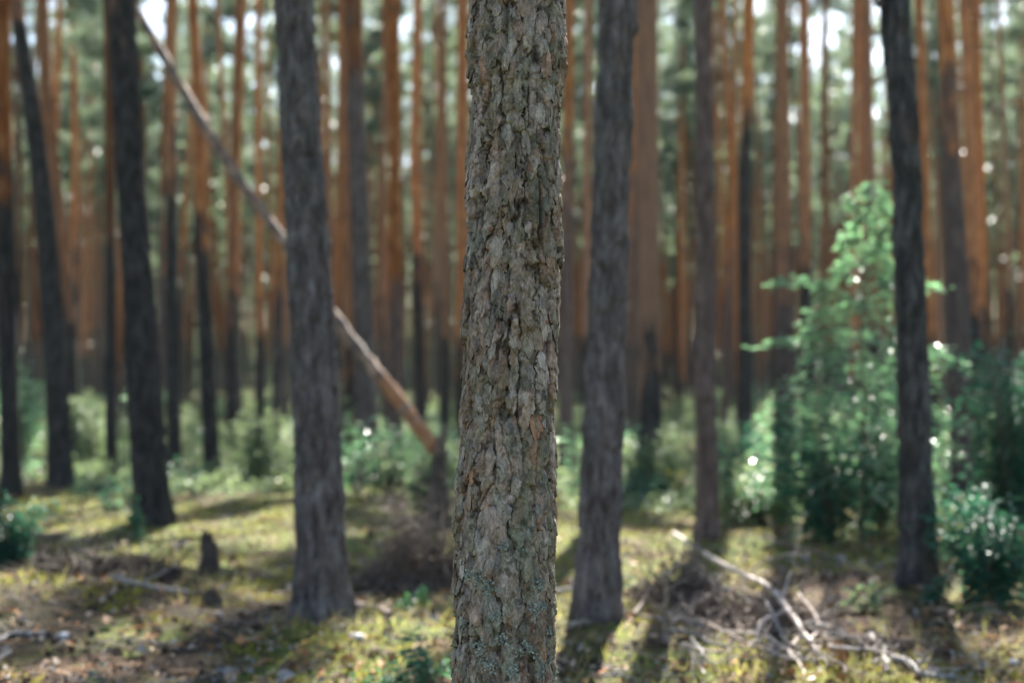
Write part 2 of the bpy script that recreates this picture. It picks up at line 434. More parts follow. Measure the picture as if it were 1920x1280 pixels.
# ------------------------------------------------------------------ bark relief
def voro(u, v, a, b, W, seed, jit=.85):
    """anisotropic cells on a cylinder of circumference W: F1, F2, random of the cell, offset in the cell"""
    n = max(3, int(round(W / a))); a = W / n
    r = np.random.default_rng(seed); T = r.random((64, 4096, 3))
    gu = u / a; gv = v / b
    iu = np.floor(gu).astype(int); iv = np.floor(gv).astype(int)
    F1 = np.full(u.shape, 9.); F2 = np.full(u.shape, 9.); cr = np.zeros(u.shape); du1 = np.zeros(u.shape); dv1 = np.zeros(u.shape)
    for di in (-1, 0, 1):
        for dj in (-1, 0, 1):
            ci = iu + di; cj = iv + dj
            t = T[(ci % n) % 64, cj % 4096]
            sx = ci + .5 + (t[..., 0] - .5) * jit + .5 * (cj % 2) ; sy = cj + .5 + (t[..., 1] - .5) * jit
            dx = gu - sx; dx = dx - n * np.round(dx / n); dy = gv - sy
            d = np.sqrt(dx * dx + dy * dy)
            near = d < F1
            F2 = np.where(near, F1, np.minimum(F2, d))
            cr = np.where(near, t[..., 2], cr); du1 = np.where(near, dx, du1); dv1 = np.where(near, dy, dv1)
            F1 = np.where(near, d, F1)
    return F1, F2, cr, du1, dv1

def bark_relief(th, z, Rr, seed, hero=False):
    W = 2 * PI * Rr
    cx, cy = np.cos(th) * Rr, np.sin(th) * Rr
    s = seed * 3.7
    w1 = fbm(cx * 14 + s, cy * 14, z * 6, 3); w2 = fbm(cx * 14, cy * 14 + s, z * 6 + 9, 3)
    w3 = fbm(cx * 55, cy * 55 + s, z * 30, 3 if hero else 2)
    u = th * Rr + .016 * w1 + .008 * w3; v = z + .045 * w2 + .016 * w3
    F1, F2, cr, du, dv = voro(u, v, .052, .200, W, seed)
    e = F2 - F1
    lat = np.abs(du) / (np.abs(du) + np.abs(dv) + 1e-6)            # fissures run along the sides of a plate
    open_ = sstep(-.35, .25, noise3(cx * 12 + s, cy * 12, z * 5 + 4))
    crack = (1 - sstep(.025, .11, e)) * sstep(.2, .55, lat) * (.35 + .65 * open_)
    h = -.016 * crack + .0075 * (cr - .5) + .0075 * np.clip(-dv, -.55, .55) + .003 * sstep(.1, .5, e)
    fis = np.abs(noise3(cx * 16 + 3 * s + .25 * w3, cy * 16, z * 1.35 + .1 * w1))
    deep = (1 - sstep(.015, .06, fis)) * open_
    h = h - .015 * deep
    F1b, F2b, crb, dub, dvb = voro(u + .010 * w3, v + .02 * w1, .020, .050, W, seed + 50)
    eb = F2b - F1b
    h = h + .0032 * (crb - .5) - .0014 * (1 - sstep(0, .10, eb)) + .0040 * np.clip(-dvb, -.55, .55)
    t = fbm(cx * 30 + 5, cy * 30 + s, z * 11, 4)
    ter = np.floor(t * 5) / 5 + .2 * sstep(.0, .10, (t * 5) % 1)
    h = h + .0042 * ter
    h = h + .009 * noise3(cx * 6 + s, cy * 6, z * 3.0)
    return h, dict(cr=cr, crb=crb, crack=np.clip(np.maximum(crack, deep), 0, 1), e=e, t=t, ter=ter, w1=w1, w3=w3, cx=cx, cy=cy)

def path_at(zs, pz, px, py):
    """interpolated axis, straight on beyond the last point"""
    x = np.interp(zs, pz, px); y = np.interp(zs, pz, py)
    k = min(3, len(pz) - 1)
    sl = (px[-1] - px[-1 - k]) / (pz[-1] - pz[-1 - k])
    up = zs > pz[-1]
    x = np.where(up, px[-1] + sl * .6 * (zs - pz[-1]), x)
    return x, y

def smooth_interp(zs, pz, pv):
    r = np.interp(zs, pz, pv)
    w = .25
    return (np.interp(zs - w, pz, pv) + 2 * r + np.interp(zs + w, pz, pv)) / 4

# ------------------------------------------------------------------ pine crowns
def pine_crown(mb_wood, mb_leaf, H, z0, top, seed, dens=1.0, spread=1.9, big=1.0):
    """limbs into mb_wood, needle clumps into mb_leaf; top: function z->(x,y)"""
    r = np.random.default_rng(seed)
    nl = int(30 * dens)
    cl = []
    for i in range(nl):
        f = (i + r.random()) / nl
        z = z0 + (H - z0) * (f ** .9) * .97
        az = r.random() * 2 * PI
        ln = spread * (1 - .75 * f) * (.6 + .6 * r.random()) * (1.0 if f > .12 else .7)
        x0, y0 = top(z)
        n = 6; s = np.linspace(0, 1, n)
        rise = (.15 + .45 * f) * ln
        bx = x0 + np.cos(az) * ln * s; by = y0 + np.sin(az) * ln * s
        bz = z + rise * s ** 1.5 - .12 * ln * np.sin(s * PI) + .05 * r.normal(size=n) * s
        mb_wood.tube(np.stack([bx, by, bz], 1), np.linspace(.035, .008, n) * (1.1 - .5 * f), 5)
        k = max(2, int(ln * 3.4))
        for q in range(k):
            sq = .4 + .6 * (q + r.random()) / k
            c = np.array([np.interp(sq, s, bx), np.interp(sq, s, by), np.interp(sq, s, bz)]) + r.normal(size=3) * np.array([.22, .22, .1]) * ln * .55
            cl.append((c, (.22 + .2 * r.random()) * big))
    x0, y0 = top(H)
    for q in range(5): cl.append((np.array([x0, y0, H - .25 * q]) + r.normal(size=3) * .12, .3 * big))
    cen = []; dr = []; LL = []
    for c, rad in cl:
        k = int(85 * rad / .3)
        d = r.normal(size=(k, 3)); d[:, 2] = d[:, 2] * .7 + .25; d /= np.linalg.norm(d, axis=1)[:, None]
        cen.append(c + r.normal(size=(k, 3)) * rad * np.array([.5, .5, .3])); dr.append(d); LL.append(r.uniform(.12, .26, k) * (.6 + rad))
    cen = np.concatenate(cen); dr = np.concatenate(dr); LL = np.concatenate(LL)
    mb_leaf.spikes(cen, dr, LL * 1.25, .045 * big)

def trunk_mesh(mb, zs, cx, cy, rad, sides, seed, relief=0, flare=.25):
    th = np.linspace(0, 2 * PI, sides, endpoint=False)
    Z, T = np.meshgrid(zs, th, indexing='ij')
    rr = np.broadcast_to(rad[:, None], Z.shape).copy()
    lob = 1 + flare * np.exp(-np.maximum(Z, 0) / .16) * (.6 + .5 * np.cos(T * 5 + seed) * .6)
    rr *= lob
    if relief == 2:
        h, _ = bark_relief(T, Z, float(np.median(rad)), seed); rr += h * 1.25 * sstep(12, 5, Z)
    elif relief == 1:
        rr *= 1 + .05 * noise3(np.cos(T) * 2 + seed, np.sin(T) * 2, Z * 2.5) + .02 * noise3(np.cos(T) * 5, np.sin(T) * 5 + seed, Z * 9)
    v = np.stack([cx[:, None] + rr * np.cos(T), cy[:, None] + rr * np.sin(T), Z], -1).reshape(-1, 3)
    n = len(zs)
    i = np.arange(n - 1)[:, None] * sides; j = np.arange(sides)[None]; k = (j + 1) % sides
    mb.add(v, np.stack([i + j, i + k, i + sides + k, i + sides + j], -1).reshape(-1, 4))
    return v

def pine(t, idx):
    d = t['d']; ax = t['ax']
    base = P(ax[-1][1], ax[-1][0], d); bx, by = base[0], d
    bz = float(gh(bx, by))
    pts = sorted([(P(x, y, d)[2] - bz, P(x, y, d)[0] - bx, w * d / F / 2) for (y, x, w) in ax])
    pz = np.array([max(q[0], .0) + 1e-4 * i for i, q in enumerate(pts)]); pxx = np.array([q[1] for q in pts]); pr = np.array([q[2] for q in pts])
    H = 17.5 + 4 * random.random() + min(d, 30) * .06
    near = t.get('near')
    zs = np.concatenate([np.arange(-.25, 5.2, .016), np.arange(5.3, H, .35), [H]]) if near else np.concatenate([np.arange(-.25, 8, .12), np.arange(8.2, H, .5), [H]])
    cx = smooth_interp(zs, pz, pxx); up = zs > pz[-1] - .2
    k = max(0, len(pz) - 3)
    sl = (pxx[-1] - pxx[k]) / (pz[-1] - pz[k])
    ztop = pz[-1] - .2; xt = float(smooth_interp(np.array([ztop]), pz, pxx)[0])
    cx = np.where(up, xt + sl * .7 * (zs - ztop), cx)
    rad = smooth_interp(zs, pz, pr)
    rt = float(smooth_interp(np.array([ztop]), pz, pr)[0])
    rad = np.where(up, rt * (1 - np.clip((zs - ztop) / (H - ztop), 0, 1)) ** .8 + .008, rad)
    cy = .015 * np.sin(zs * .9 + idx)
    root = thing('pine_tree', t['label'], 'tree', (bx, by, bz), 0, 'pines standing among the undergrowth')
    mb = MB(); trunk_mesh(mb, zs, cx, cy, rad, 120 if near else 24, idx + 1, 2 if near else 1, .3)
    ml = MB()
    top = lambda z: (float(np.interp(z, zs, cx)), float(np.interp(z, zs, cy)))
    pine_crown(mb, ml, H, H * random.uniform(.58, .68), top, 100 + idx, t.get('cd', .33), 1.8)
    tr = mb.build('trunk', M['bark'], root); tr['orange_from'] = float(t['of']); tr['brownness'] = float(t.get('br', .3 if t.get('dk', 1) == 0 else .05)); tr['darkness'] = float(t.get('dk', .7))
    ml.build('crown', M['needles'], root, smooth=False)
    if t.get('stub'):
        sb = MB(); p0 = np.array(P(1676, 14, d)) - np.array([bx, by, bz])
        sb.tube([p0, p0 + [-.07, -.02, .02], p0 + [-.13, -.05, .0], p0 + [-.15, -.06, .05]], [.035, .028, .02, .008], 8, rough=.1)
        sb.build('branch_stub', M['dark_wood'], root)
    return root

for i, t in enumerate(TREES): pine(t, i)

# ------------------------------------------------------------------ the sharp trunk
def hero():
    d = HERO_D
    b = P(946, 1480, d); bx, by = b[0], d; bz = float(gh(bx, by))
    pts = sorted([(P(x, y, d)[2] - bz, P(x, y, d)[0] - bx, w * d / F / 2 - .004) for (y, x, w) in HERO] + [(0., .0, .168)])
    pz = np.array([q[0] for q in pts]); pxx = np.array([q[1] for q in pts]); pr = np.array([q[2] for q in pts])
    H = 19.0
    zs = np.concatenate([np.arange(-.25, .4, .02), np.arange(.4, 2.85, .0026), np.arange(2.86, 5, .04), np.arange(5.1, H, .35), [H]])
    cx = smooth_interp(zs, pz, pxx); ztop = pz[-1] - .25; up = zs > ztop
    sl = (pxx[-1] - pxx[-3]) / (pz[-1] - pz[-3]); xt = float(smooth_interp(np.array([ztop]), pz, pxx)[0])
    cx = np.where(up, xt + sl * (zs - ztop), cx); cy = 0 * zs
    rad = smooth_interp(zs, pz, pr); rt = float(smooth_interp(np.array([ztop]), pz, pr)[0])
    rad = np.where(up, rt * (1 - np.clip((zs - ztop) / (H - ztop), 0, 1)) ** .8 + .008, rad)
    sides = 360
    th = np.linspace(0, 2 * PI, sides, endpoint=False)
    Z, T = np.meshgrid(zs, th, indexing='ij')
    R0 = .131
    h, q = bark_relief(T, Z, R0, 7, True)
    rr = rad[:, None] + h * 1.4 * sstep(9, 4, Z)
    rr = rr * (1 + .15 * np.exp(-np.maximum(Z, 0) / .16))
    X = cx[:, None] + rr * np.cos(T); Y = cy[:, None] + rr * np.sin(T)
    # colour of each plate: weathered grey, grey green, pinkish or fresh orange scales
    pal = np.array([[.27, .238, .21], [.185, .17, .145], [.145, .15, .105], [.34, .30, .265], [.28, .20, .155], [.19, .135, .10], [.105, .105, .08]])
    k1 = (q['cr'] * 6.999).astype(int); k2 = (q['crb'] * 6.999).astype(int)
    col = .5 * pal[k1] + .5 * pal[k2]
    grit = fbm(q['cx'] * 70 + 3, q['cy'] * 70, Z * 45, 4)
    col = col * (1 + .30 * np.clip(q['t'], -1, 1) + .38 * np.clip(grit, -1, 1))[..., None]
    spot = sstep(.22, .5, fbm(q['cx'] * 38 + 8, q['cy'] * 38, Z * 26 + 2, 3))
    col = col * (1 - .62 * spot[..., None])                          # dark algae spots on the plates
    red = sstep(.2, .5, fbm(q['cx'] * 30 + 2, q['cy'] * 30 + 5, Z * 12, 3)); col = col * (1 - .4 * red[..., None]) + np.array([.24, .135, .09]) * .4 * red[..., None]
    warm = sstep(-.15, .5, noise3(q['cx'] * 5, q['cy'] * 5, Z * 3.1 + 2.2)) * sstep(.4, 1.2, Z) * sstep(2.9, 1.5, Z)
    col = col * (1 - .35 * warm[..., None]) + np.array([.27, .20, .15]) * .35 * warm[..., None]
    moss = sstep(.1, .6, fbm(q['cx'] * 9 + 4, q['cy'] * 9, Z * 5.5, 3)); col = col * (1 - .3 * moss[..., None]) + np.array([.13, .135, .075]) * .3 * moss[..., None]
    fresh = sstep(.25, .55, fbm(q['cx'] * 16, q['cy'] * 16 + 7, Z * 8, 3)) * (q['crb'] > .62)
    col = col * (1 - .4 * fresh[..., None]) + np.array([.30, .16, .10]) * .4 * fresh[..., None]
    cr = q['crack'][..., None]
    col = col * (1 - .85 * cr) + np.array([.050, .029, .020]) * .85 * cr          # inner bark in the fissures is brown
    # crusty lichen on the lower trunk
    li = sstep(.18, .42, fbm(q['cx'] * 18 + 1, q['cy'] * 18, Z * 14, 4)) * sstep(1.45, .75, Z) * (1 - .6 * q['crack'])
    ln = fbm(q['cx'] * 120, q['cy'] * 120, Z * 110, 2)
    li = li * sstep(-.3, .2, ln)
    col = col * (1 - .75 * li[..., None]) + np.array([.29, .31, .25]) * .75 * li[..., None]
    rr2 = li * (.0025 + .003 * np.clip(ln, 0, 1)); X += rr2 * np.cos(T); Y += rr2 * np.sin(T)
    col = np.clip(col * np.array([.98, .90, .83]), .02, .6)
    v = np.stack([X, Y, Z], -1).reshape(-1, 3)
    n = len(zs); i = np.arange(n - 1)[:, None] * sides; j = np.arange(sides)[None]; kk = (j + 1) % sides
    mb = MB(); mb.add(v, np.stack([i + j, i + kk, i + sides + kk, i + sides + j], -1).reshape(-1, 4), 0, col.reshape(-1, 3))
    # peeling scales: tongues that hang by their upper end and curl off the trunk
    r = np.random.default_rng(3)
    for s in range(1050):
        a = -r.random() * PI if r.random() < .8 else r.random() * PI
        z = r.uniform(.45, 2.8)
        L = r.uniform(.02, .06) * (1.5 if r.random() < .2 else 1); Wd = L * r.uniform(.3, .6)
        lift = r.uniform(.0005, .0045) * (1.8 if r.random() < .08 else 1)
        nu, nv = 6, 7
        us = np.linspace(-1, 1, nu); vs = np.linspace(0, 1, nv)
        prof = np.interp(vs, [0, .3, .7, .9, 1], [.55, 1, .9, .6, .2]) * (1 + .2 * r.normal(size=nv))
        UU = us[None] * prof[:, None] * Wd / 2 + .06 * Wd * np.cumsum(r.normal(size=nv))[:, None] + .04 * Wd * r.normal(size=(nv, nu))
        VV = np.broadcast_to(-vs[:, None] * L, UU.shape) + .07 * L * r.normal(size=UU.shape)
        A = a + UU / R0; zz_ = z + VV
        ri = np.clip(np.searchsorted(zs, zz_), 0, len(zs) - 1); ci = np.floor(A / (2 * PI) * sides).astype(int) % sides
        hl = h[ri, ci] * 1.4
        RR = rad[ri] + .35 * hl + .65 * np.percentile(hl, 65) - .0022 + .0022 * np.sin(vs * PI)[:, None] + (lift + .0024) * (vs[:, None] ** 1.2) + .0004 * r.normal(size=UU.shape)
        RR[:, 0] -= .0018; RR[:, -1] -= .0018; RR[0] -= .003
        cxx = np.interp(zz_, zs, cx)
        fv = np.stack([cxx + RR * np.cos(A), RR * np.sin(A), zz_], -1).reshape(-1, 3)
        ix = np.arange(nv - 1)[:, None] * nu; jx = np.arange(nu - 1)[None]
        ff = np.stack([ix + jx, ix + jx + 1, ix + nu + jx + 1, ix + nu + jx], -1).reshape(-1, 4)
        c0 = .3 * pal[r.integers(0, 7)] * r.uniform(.75, 1.25) + .75 * col[ri[3, 3], ci[3, 3]]
        if r.random() < .02: c0 = np.array([.30, .155, .09]) * r.uniform(.7, 1.1)
        mb.add(fv, ff, 0, np.tile(np.clip(c0, 0, 1), (len(fv), 1)) * (1 + .16 * r.normal(size=(len(fv), 1))))
        rim = np.concatenate([np.arange(nv) * nu, (nv - 1) * nu + np.arange(1, nu), (np.arange(nv - 2, -1, -1)) * nu + nu - 1])
        inw = fv[rim] - np.stack([np.cos(A), np.sin(A), 0 * A], -1).reshape(-1, 3)[rim] * .0045
        m_ = len(rim); ev = np.vstack([fv[rim], inw]); q_ = np.arange(m_ - 1)
        mb.add(ev, np.stack([q_, q_ + m_, q_ + 1 + m_, q_ + 1], -1), 0, np.tile(np.array([.07, .042, .03]), (2 * m_, 1)))
    root = thing('pine_tree', 'sharply focused pine trunk with flaking grey bark plates and pale lichen, nearest of all', 'tree', (bx, by, bz), 0, 'pines standing among the undergrowth')
    w = MB(); ml = MB()
    top = lambda z: (float(np.interp(z, zs, cx)), 0.0)
    pine_crown(w, ml, H, 11.5, top, 77, .33, 1.8)
    for vv, ff, nb in zip(w.v, w.f, np.cumsum([0] + [len(q) for q in w.v])): mb.add(vv, ff - nb, 1, np.full((len(vv), 3), .2))
    tr = mb.build('trunk', [M['hero'], M['bark']], root); tr['orange_from'] = 2.0
    ml.build('crown', M['needles'], root, smooth=False)
    # foliose lichen cushions on the lower bark
    for (px, py, sz) in [(900, 1082, .022), (915, 1100, .02), (1010, 1100, .018), (1000, 1142, .022), (930, 1150, .016), (897, 1215, .026), (1010, 1260, .024), (960, 1255, .02),
                         (880, 1080, .013), (944, 1022, .015), (940, 1195, .016), (1028, 1190, .014), (985, 1215, .018), (920, 1245, .02), (1030, 1240, .016), (1018, 1135, .016), (872, 1160, .012)]:
        zz0 = P(px, py, d - .13)[2] - bz
        r0 = float(np.interp(zz0, zs, rad)); cxx = float(np.interp(zz0, zs, cx))
        xx = P(px, py, d - .12)[0] - bx - cxx
        a = -math.acos(max(-.98, min(.98, xx / r0)))
        lb = MB(); m = int(90 * sz / .02)
        off = r.normal(size=(m, 2)) * sz * np.array([.42, .5])
        A = a + off[:, 0] / r0; zq = zz0 + off[:, 1]
        ri = np.clip(np.searchsorted(zs, zq), 0, len(zs) - 1); ci = ((A / (2 * PI) * sides).astype(int)) % sides
        rq = rad[ri] + h[ri, ci] * 1.4 + r.uniform(.001, .006, m)
        cen = np.stack([np.interp(zq, zs, cx) + rq * np.cos(A), rq * np.sin(A), zq], 1)
        nrm = np.stack([np.cos(A), np.sin(A), 0 * A], 1)
        dv = r.normal(size=(m, 3)) + nrm * .6
        cc = np.array([.29, .30, .25]) * r.uniform(.75, 1.2, (m, 1))
        lb.leaves(cen, dv, nrm + .4 * r.normal(size=(m, 3)), r.uniform(.005, .010, m), r.uniform(.005, .009, m), 0, .3, cc)
        lb.build('lichen_patch', M['lichen'], tr, smooth=False)
hero()

# ------------------------------------------------------------------ background pines (copies of five shapes)
occupied = [(t['x'], t['d']) for t in TREES] + [(0, 4)]
def bg_proto(k):
    H = [19, 20.5, 18, 21.5, 20][k % 5]; r = random.Random(40 + k)
    zs = np.concatenate([np.arange(-.3, H, .3), [H]])
    ph = r.random() * 6; amp = [.08, .16, .05, .22, .1][k % 5]
    cx = amp * np.sin(zs * .22 + ph) - amp * math.sin(ph); cy = amp * np.cos(zs * .27 + ph) - amp * math.cos(ph)
    rad = (.086 + .012 * (k % 5) * (-1) ** k) * (1 - np.clip(zs / H, 0, 1)) ** .62 + .008
    root = thing('pine_tree', 'x', 'tree', (0, 0, 0))
    mb = MB(); trunk_mesh(mb, zs, cx, cy, rad, 16, k + 60, 1, .2)
    for s in range(r.randint(4, 9)):
        z = r.uniform(2.5, 10); a = r.random() * 6.28; x0 = np.interp(z, zs, cx); y0 = np.interp(z, zs, cy); l = r.uniform(.25, .8)
        mb.tube([[x0, y0, z], [x0 + l * .5 * math.cos(a), y0 + l * .5 * math.sin(a), z + .03], [x0 + l * math.cos(a), y0 + l * math.sin(a), z - .04]], [.022, .014, .005], 5)
    ml = MB(); top = lambda z: (float(np.interp(z, zs, cx)), float(np.interp(z, zs, cy)))
    pine_crown(mb, ml, H, H * [.55, .6, .5, .62, .57][k % 5], top, 300 + k, [.55, .22][k // 5], 2.0, 1.15)
    mb.build('trunk', M['bark'], root)['orange_from'] = 3.0
    ml.build('crown', M['needles'], root, smooth=False)
    return root

protos = [bg_proto(k) for k in range(10)]
used = set()
BG_N = 300
cands = []
r = random.Random(8)
tries = 0
while len(cands) < BG_N and tries < 60000:
    tries += 1
    d = 24 + 86 * (r.random() ** .95)
    x = r.uniform(-.39, .39) * d
    md = 1.1 if d > 45 else 1.45
    if 4.0 < x < 8.2 and d < 33: continue
    if any((x - a) ** 2 + (d - b) ** 2 < md * md for a, b in occupied): continue
    occupied.append((x, d)); cands.append((x, d))
for n, (x, d) in enumerate(cands):
    k = r.randrange(5) + (5 if d < 42 else 0)
    if d < 45: lab, grp = 'blurred pine of middle distance, straight slim trunk turning orange above a grey foot', 'slim pines of the middle rows'
    elif d < 75: lab, grp = 'distant blurred pine, thin brown orange stripe among many alike', 'distant thin pines behind the middle rows'
    else: lab, grp = 'farthest pine stem, a faint hair-thin stripe at the back of the forest', 'farthest pine stems at the back'
    loc = (x, d, float(gh(x, d)) - .02); rz = r.random() * 6.28; s = r.uniform(.82, 1.12); tl = (r.gauss(0, .012), r.gauss(0, .014))
    if k not in used:
        o = protos[k]; used.add(k); o.location = loc; o.rotation_euler = (tl[0], tl[1], rz); o.scale = (s,) * 3; o['label'] = lab; o['group'] = grp
    else: o = dup(protos[k], loc, rz, s, tl, lab, grp)
    for c in o.children:
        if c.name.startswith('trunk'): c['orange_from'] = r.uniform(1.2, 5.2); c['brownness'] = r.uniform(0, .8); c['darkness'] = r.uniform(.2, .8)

def drop_unused(lst, used):
    for k, o in enumerate(lst):
        if k not in used:
            for c in list(o.children): bpy.data.objects.remove(c)
            bpy.data.objects.remove(o)
drop_unused(protos, used)
live = [protos[k] for k in sorted(used)]
for n in range(70):                      # the stand goes on to both sides
    d = r.uniform(10, 95); x = r.choice((-1, 1)) * d * r.uniform(.44, .74)
    if any((x - a) ** 2 + (d - b) ** 2 < 2.2 for a, b in occupied): continue
    occupied.append((x, d))
    o = dup(live[r.randrange(len(live))], (x, d, float(gh(x, d)) - .02), r.random() * 6.28, r.uniform(.85, 1.2), (r.gauss(0, .012), r.gauss(0, .012)), 'pine standing to the side of the view, where the stand goes on', 'pines to the sides of the view')
    for c in o.children:
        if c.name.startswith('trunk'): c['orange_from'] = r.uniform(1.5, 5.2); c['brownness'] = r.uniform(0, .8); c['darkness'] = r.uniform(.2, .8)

# far-off wood beyond them: one mass
def far_wood():
    mb = MB(); r = np.random.default_rng(21)
    cen = []; dr = []; LL = []
    for i in range(2600):
        d = 66 + 122 * r.random() ** .8 ; x = r.uniform(-.58, .58) * d; z = float(gh(x, d)); H = r.uniform(15, 21)
        zz = np.array([-.3, 3, 8, 13, H]); mb.tube(np.stack([x + r.normal(size=5) * .06, d + 0 * zz, z + zz], 1), np.array([.105, .095, .08, .055, .02]) * r.uniform(.7, 1.2), 6)
        for q in range(11):
            f = r.random(); c = np.array([x, d, z + H * (.5 + .5 * f)]) + r.normal(size=3) * np.array([1, 1, .3]) * (1.5 * (1 - .7 * f))
            k = 10; cen.append(c + r.normal(size=(k, 3)) * .35); dr.append(r.normal(size=(k, 3))); LL.append(r.uniform(.4, .8, k))
    for i in range(2000):                       # young growth closing the view between the stems
        d = r.uniform(120, 200); x = r.uniform(-.58, .58) * d; z = float(gh(x, d)); H = r.uniform(3, 10)
        k = 50; f = r.random(k); c = np.stack([x + r.normal(size=k) * 1.1 * (1.1 - f), d + r.normal(size=k) * 1.1 * (1.1 - f), z + .2 + H * f], 1)
        cen.append(c); dr.append(r.normal(size=(k, 3)) + [0, 0, .3]); LL.append(r.uniform(.5, 1.0, k))
    cen = np.concatenate(cen); dr = np.concatenate(dr); dr /= np.linalg.norm(dr, axis=1)[:, None]; LL = np.concatenate(LL)
    mb.spikes(cen, dr, LL, .3, 1)
    o = mb.build('far_wood', [M['bark'], M['needles']], smooth=False); o['orange_from'] = 3.0
    tag(o, 'far-off pine wood closing the view behind all the trunks', 'woods', None, 'stuff')
far_wood()

# ------------------------------------------------------------------ leafy plants
def bush_meshes(seed, Rr, H, stems, nleaf, L, mat, wood='brown_wood', root=None, flat=.5, shape=1.0):
    r = np.random.default_rng(seed)
    w = MB(); cen = []; dr = []
    for s in range(stems):
        az = r.random() * 2 * PI; ln = H * r.uniform(.45, 1.12); out = Rr * r.uniform(.3, 1.1) * (1.0 if r.random() < .75 else .5)
        n = 7; t = np.linspace(0, 1, n)
        p = np.stack([np.cos(az) * out * t ** 1.3, np.sin(az) * out * t ** 1.3, ln * t ** .85 * (1 - .18 * t * out / max(Rr, .01))], 1) + r.normal(size=(n, 3)) * .025 * H * t[:, None]
        w.tube(p, np.linspace(.012, .003, n) * (H / 1.2) ** .6, 5)
        k = nleaf // stems
        tt = r.uniform(.04, 1.0, k)
        c = np.stack([np.interp(tt, t, p[:, q]) for q in range(3)], 1)
        off = r.normal(size=(k, 3)) * np.array([1, 1, .55]) * Rr * .20 * shape
        cen.append(c + off); dd = off + np.array([np.cos(az), np.sin(az), 0]) * .1; dd[:, 2] *= flat; dr.append(dd + r.normal(size=(k, 3)) * .03)
    cen = np.concatenate(cen); dr = np.concatenate(dr); cen[:, 2] = np.maximum(cen[:, 2], .03)
    up = np.array([0, 0, 1.]) + r.normal(size=(len(cen), 3)) * .45
    lf = MB(); lf.leaves(cen, dr, up, r.uniform(.7, 1.25, len(cen)) * L, r.uniform(.45, .65, len(cen)) * L, 0)
    a = w.build('stem', M[wood], root); b = lf.build('foliage', M[mat], root, smooth=False)
    return root

def shrub(name, label, cat, px, py, wpx, hpx, mat, seed, nleaf, L, d=None, stems=9, flat=.5, group=None):
    g = G(px, py) if d is None else np.array([P(px, py, d)[0], d, 0])
    g[2] = float(gh(g[0], g[1])); d = g[1]
    rr = wpx / 2 * d / F; H = hpx * d / F
    root = thing(name, label, cat, g, 0, group)
    return bush_meshes(seed, rr, H, stems, nleaf, L, mat, root=root, flat=flat)

# young beech: tiers of nearly level sprays
def beech():
    d = 12.6; b = P(1612, 1000, d); b[2] = float(gh(b[0], d))
    Ht = P(1625, 335, d)[2] - b[2]
    root = thing('beech_sapling', 'tall young beech with tiers of glittering bright green leaves behind the dark trunk', 'sapling', b)
    r = np.random.default_rng(9)
    n = 12; t = np.linspace(0, 1, n)
    tx = P(1628, 335, d)[0] - b[0]
    sp_ = np.stack([tx * t + .03 * np.sin(t * 7), .05 * np.sin(t * 5), Ht * t], 1)
    sp_[:, 0][-1] = tx
    w = MB(); w.tube(sp_, np.linspace(.024, .004, n), 8); w.build('stem', M['brown_wood'], root)
    NB = 46
    for i in range(NB):
        f = .10 + .88 * (i + .3 * r.random()) / NB
        z = Ht * f; az = i * 2.4 + r.normal() * .3
        ln = np.interp(f, [0, .2, .4, .55, .7, .85, 1], [.70, .88, .80, .58, .42, .30, .14]) * r.uniform(.75, 1.2)
        x0 = np.interp(f, t, sp_[:, 0]); y0 = np.interp(f, t, sp_[:, 1])
        m = 6; s = np.linspace(0, 1, m)
        p = np.stack([x0 + np.cos(az) * ln * s, y0 + np.sin(az) * ln * s, z + .16 * ln * s - .2 * ln * s ** 2 + .02 * r.normal(size=m) * s], 1)
        bw = MB(); bw.tube(p, np.linspace(.009, .002, m), 5)
        cen = []; dr = []
        k = int(30 + 78 * ln)
        ss = r.uniform(.15, 1, k)
        base = np.stack([np.interp(ss, s, p[:, q]) for q in range(3)], 1)
        side = np.array([-np.sin(az), np.cos(az), 0]); fw = np.array([np.cos(az), np.sin(az), 0])
        off = r.normal(size=k) * ln * .24 * (1.15 - ss * .6)
        cen = base + side * off[:, None] + np.array([0, 0, 1]) * r.normal(size=(k, 1)) * .055
        dr = fw * .6 + side * np.sign(off)[:, None] * .8 + r.normal(size=(k, 3)) * np.array([.3, .3, .12]); dr[:, 2] -= .12
        lf = MB(); up = np.array([0, 0, 1.]) + r.normal(size=(k, 3)) * .28
        lf.leaves(cen, dr, up, r.uniform(.055, .09, k), r.uniform(.034, .052, k), 0)
        bo = bw.build('branch', M['brown_wood'], root)
        lf.build('foliage', M['beech'], bo, smooth=False)
    # a few outer sprays that the photograph shows reaching far out
    for (x1, y1, x2, y2, dz, k) in [(1600, 560, 1455, 535, 0, 80), (1600, 660, 1430, 648, .2, 90), (1600, 780, 1450, 765, 0, 70), (1620, 640, 1800, 690, .35, 70), (1620, 560, 1760, 545, .3, 60), (1620, 760, 1800, 800, .4, 70)]:
        a = np.array(P(x1, y1, d)) - b; c = np.array(P(x2, y2, d - dz)) - b
        s = np.linspace(0, 1, 7); p = a + (c - a) * s[:, None]; p[:, 2] += .07 * np.sin(s * PI)
        bw = MB(); bw.tube(p, np.linspace(.009, .002, 7), 5); bo = bw.build('branch', M['brown_wood'], root)
        ss = r.uniform(.3, 1, k); base = np.stack([np.interp(ss, s, p[:, q]) for q in range(3)], 1)
        cen = base + r.normal(size=(k, 3)) * np.array([.05, .12, .025]); fw = (c - a) / np.linalg.norm(c - a)
        dr = fw + r.normal(size=(k, 3)) * np.array([.5, .7, .15]); up = np.array([0, 0, 1.]) + r.normal(size=(k, 3)) * .25
        lf = MB(); lf.leaves(cen, dr, up, r.uniform(.055, .09, k), r.uniform(.034, .05, k), 0); lf.build('foliage', M['beech'], bo, smooth=False)
beech()

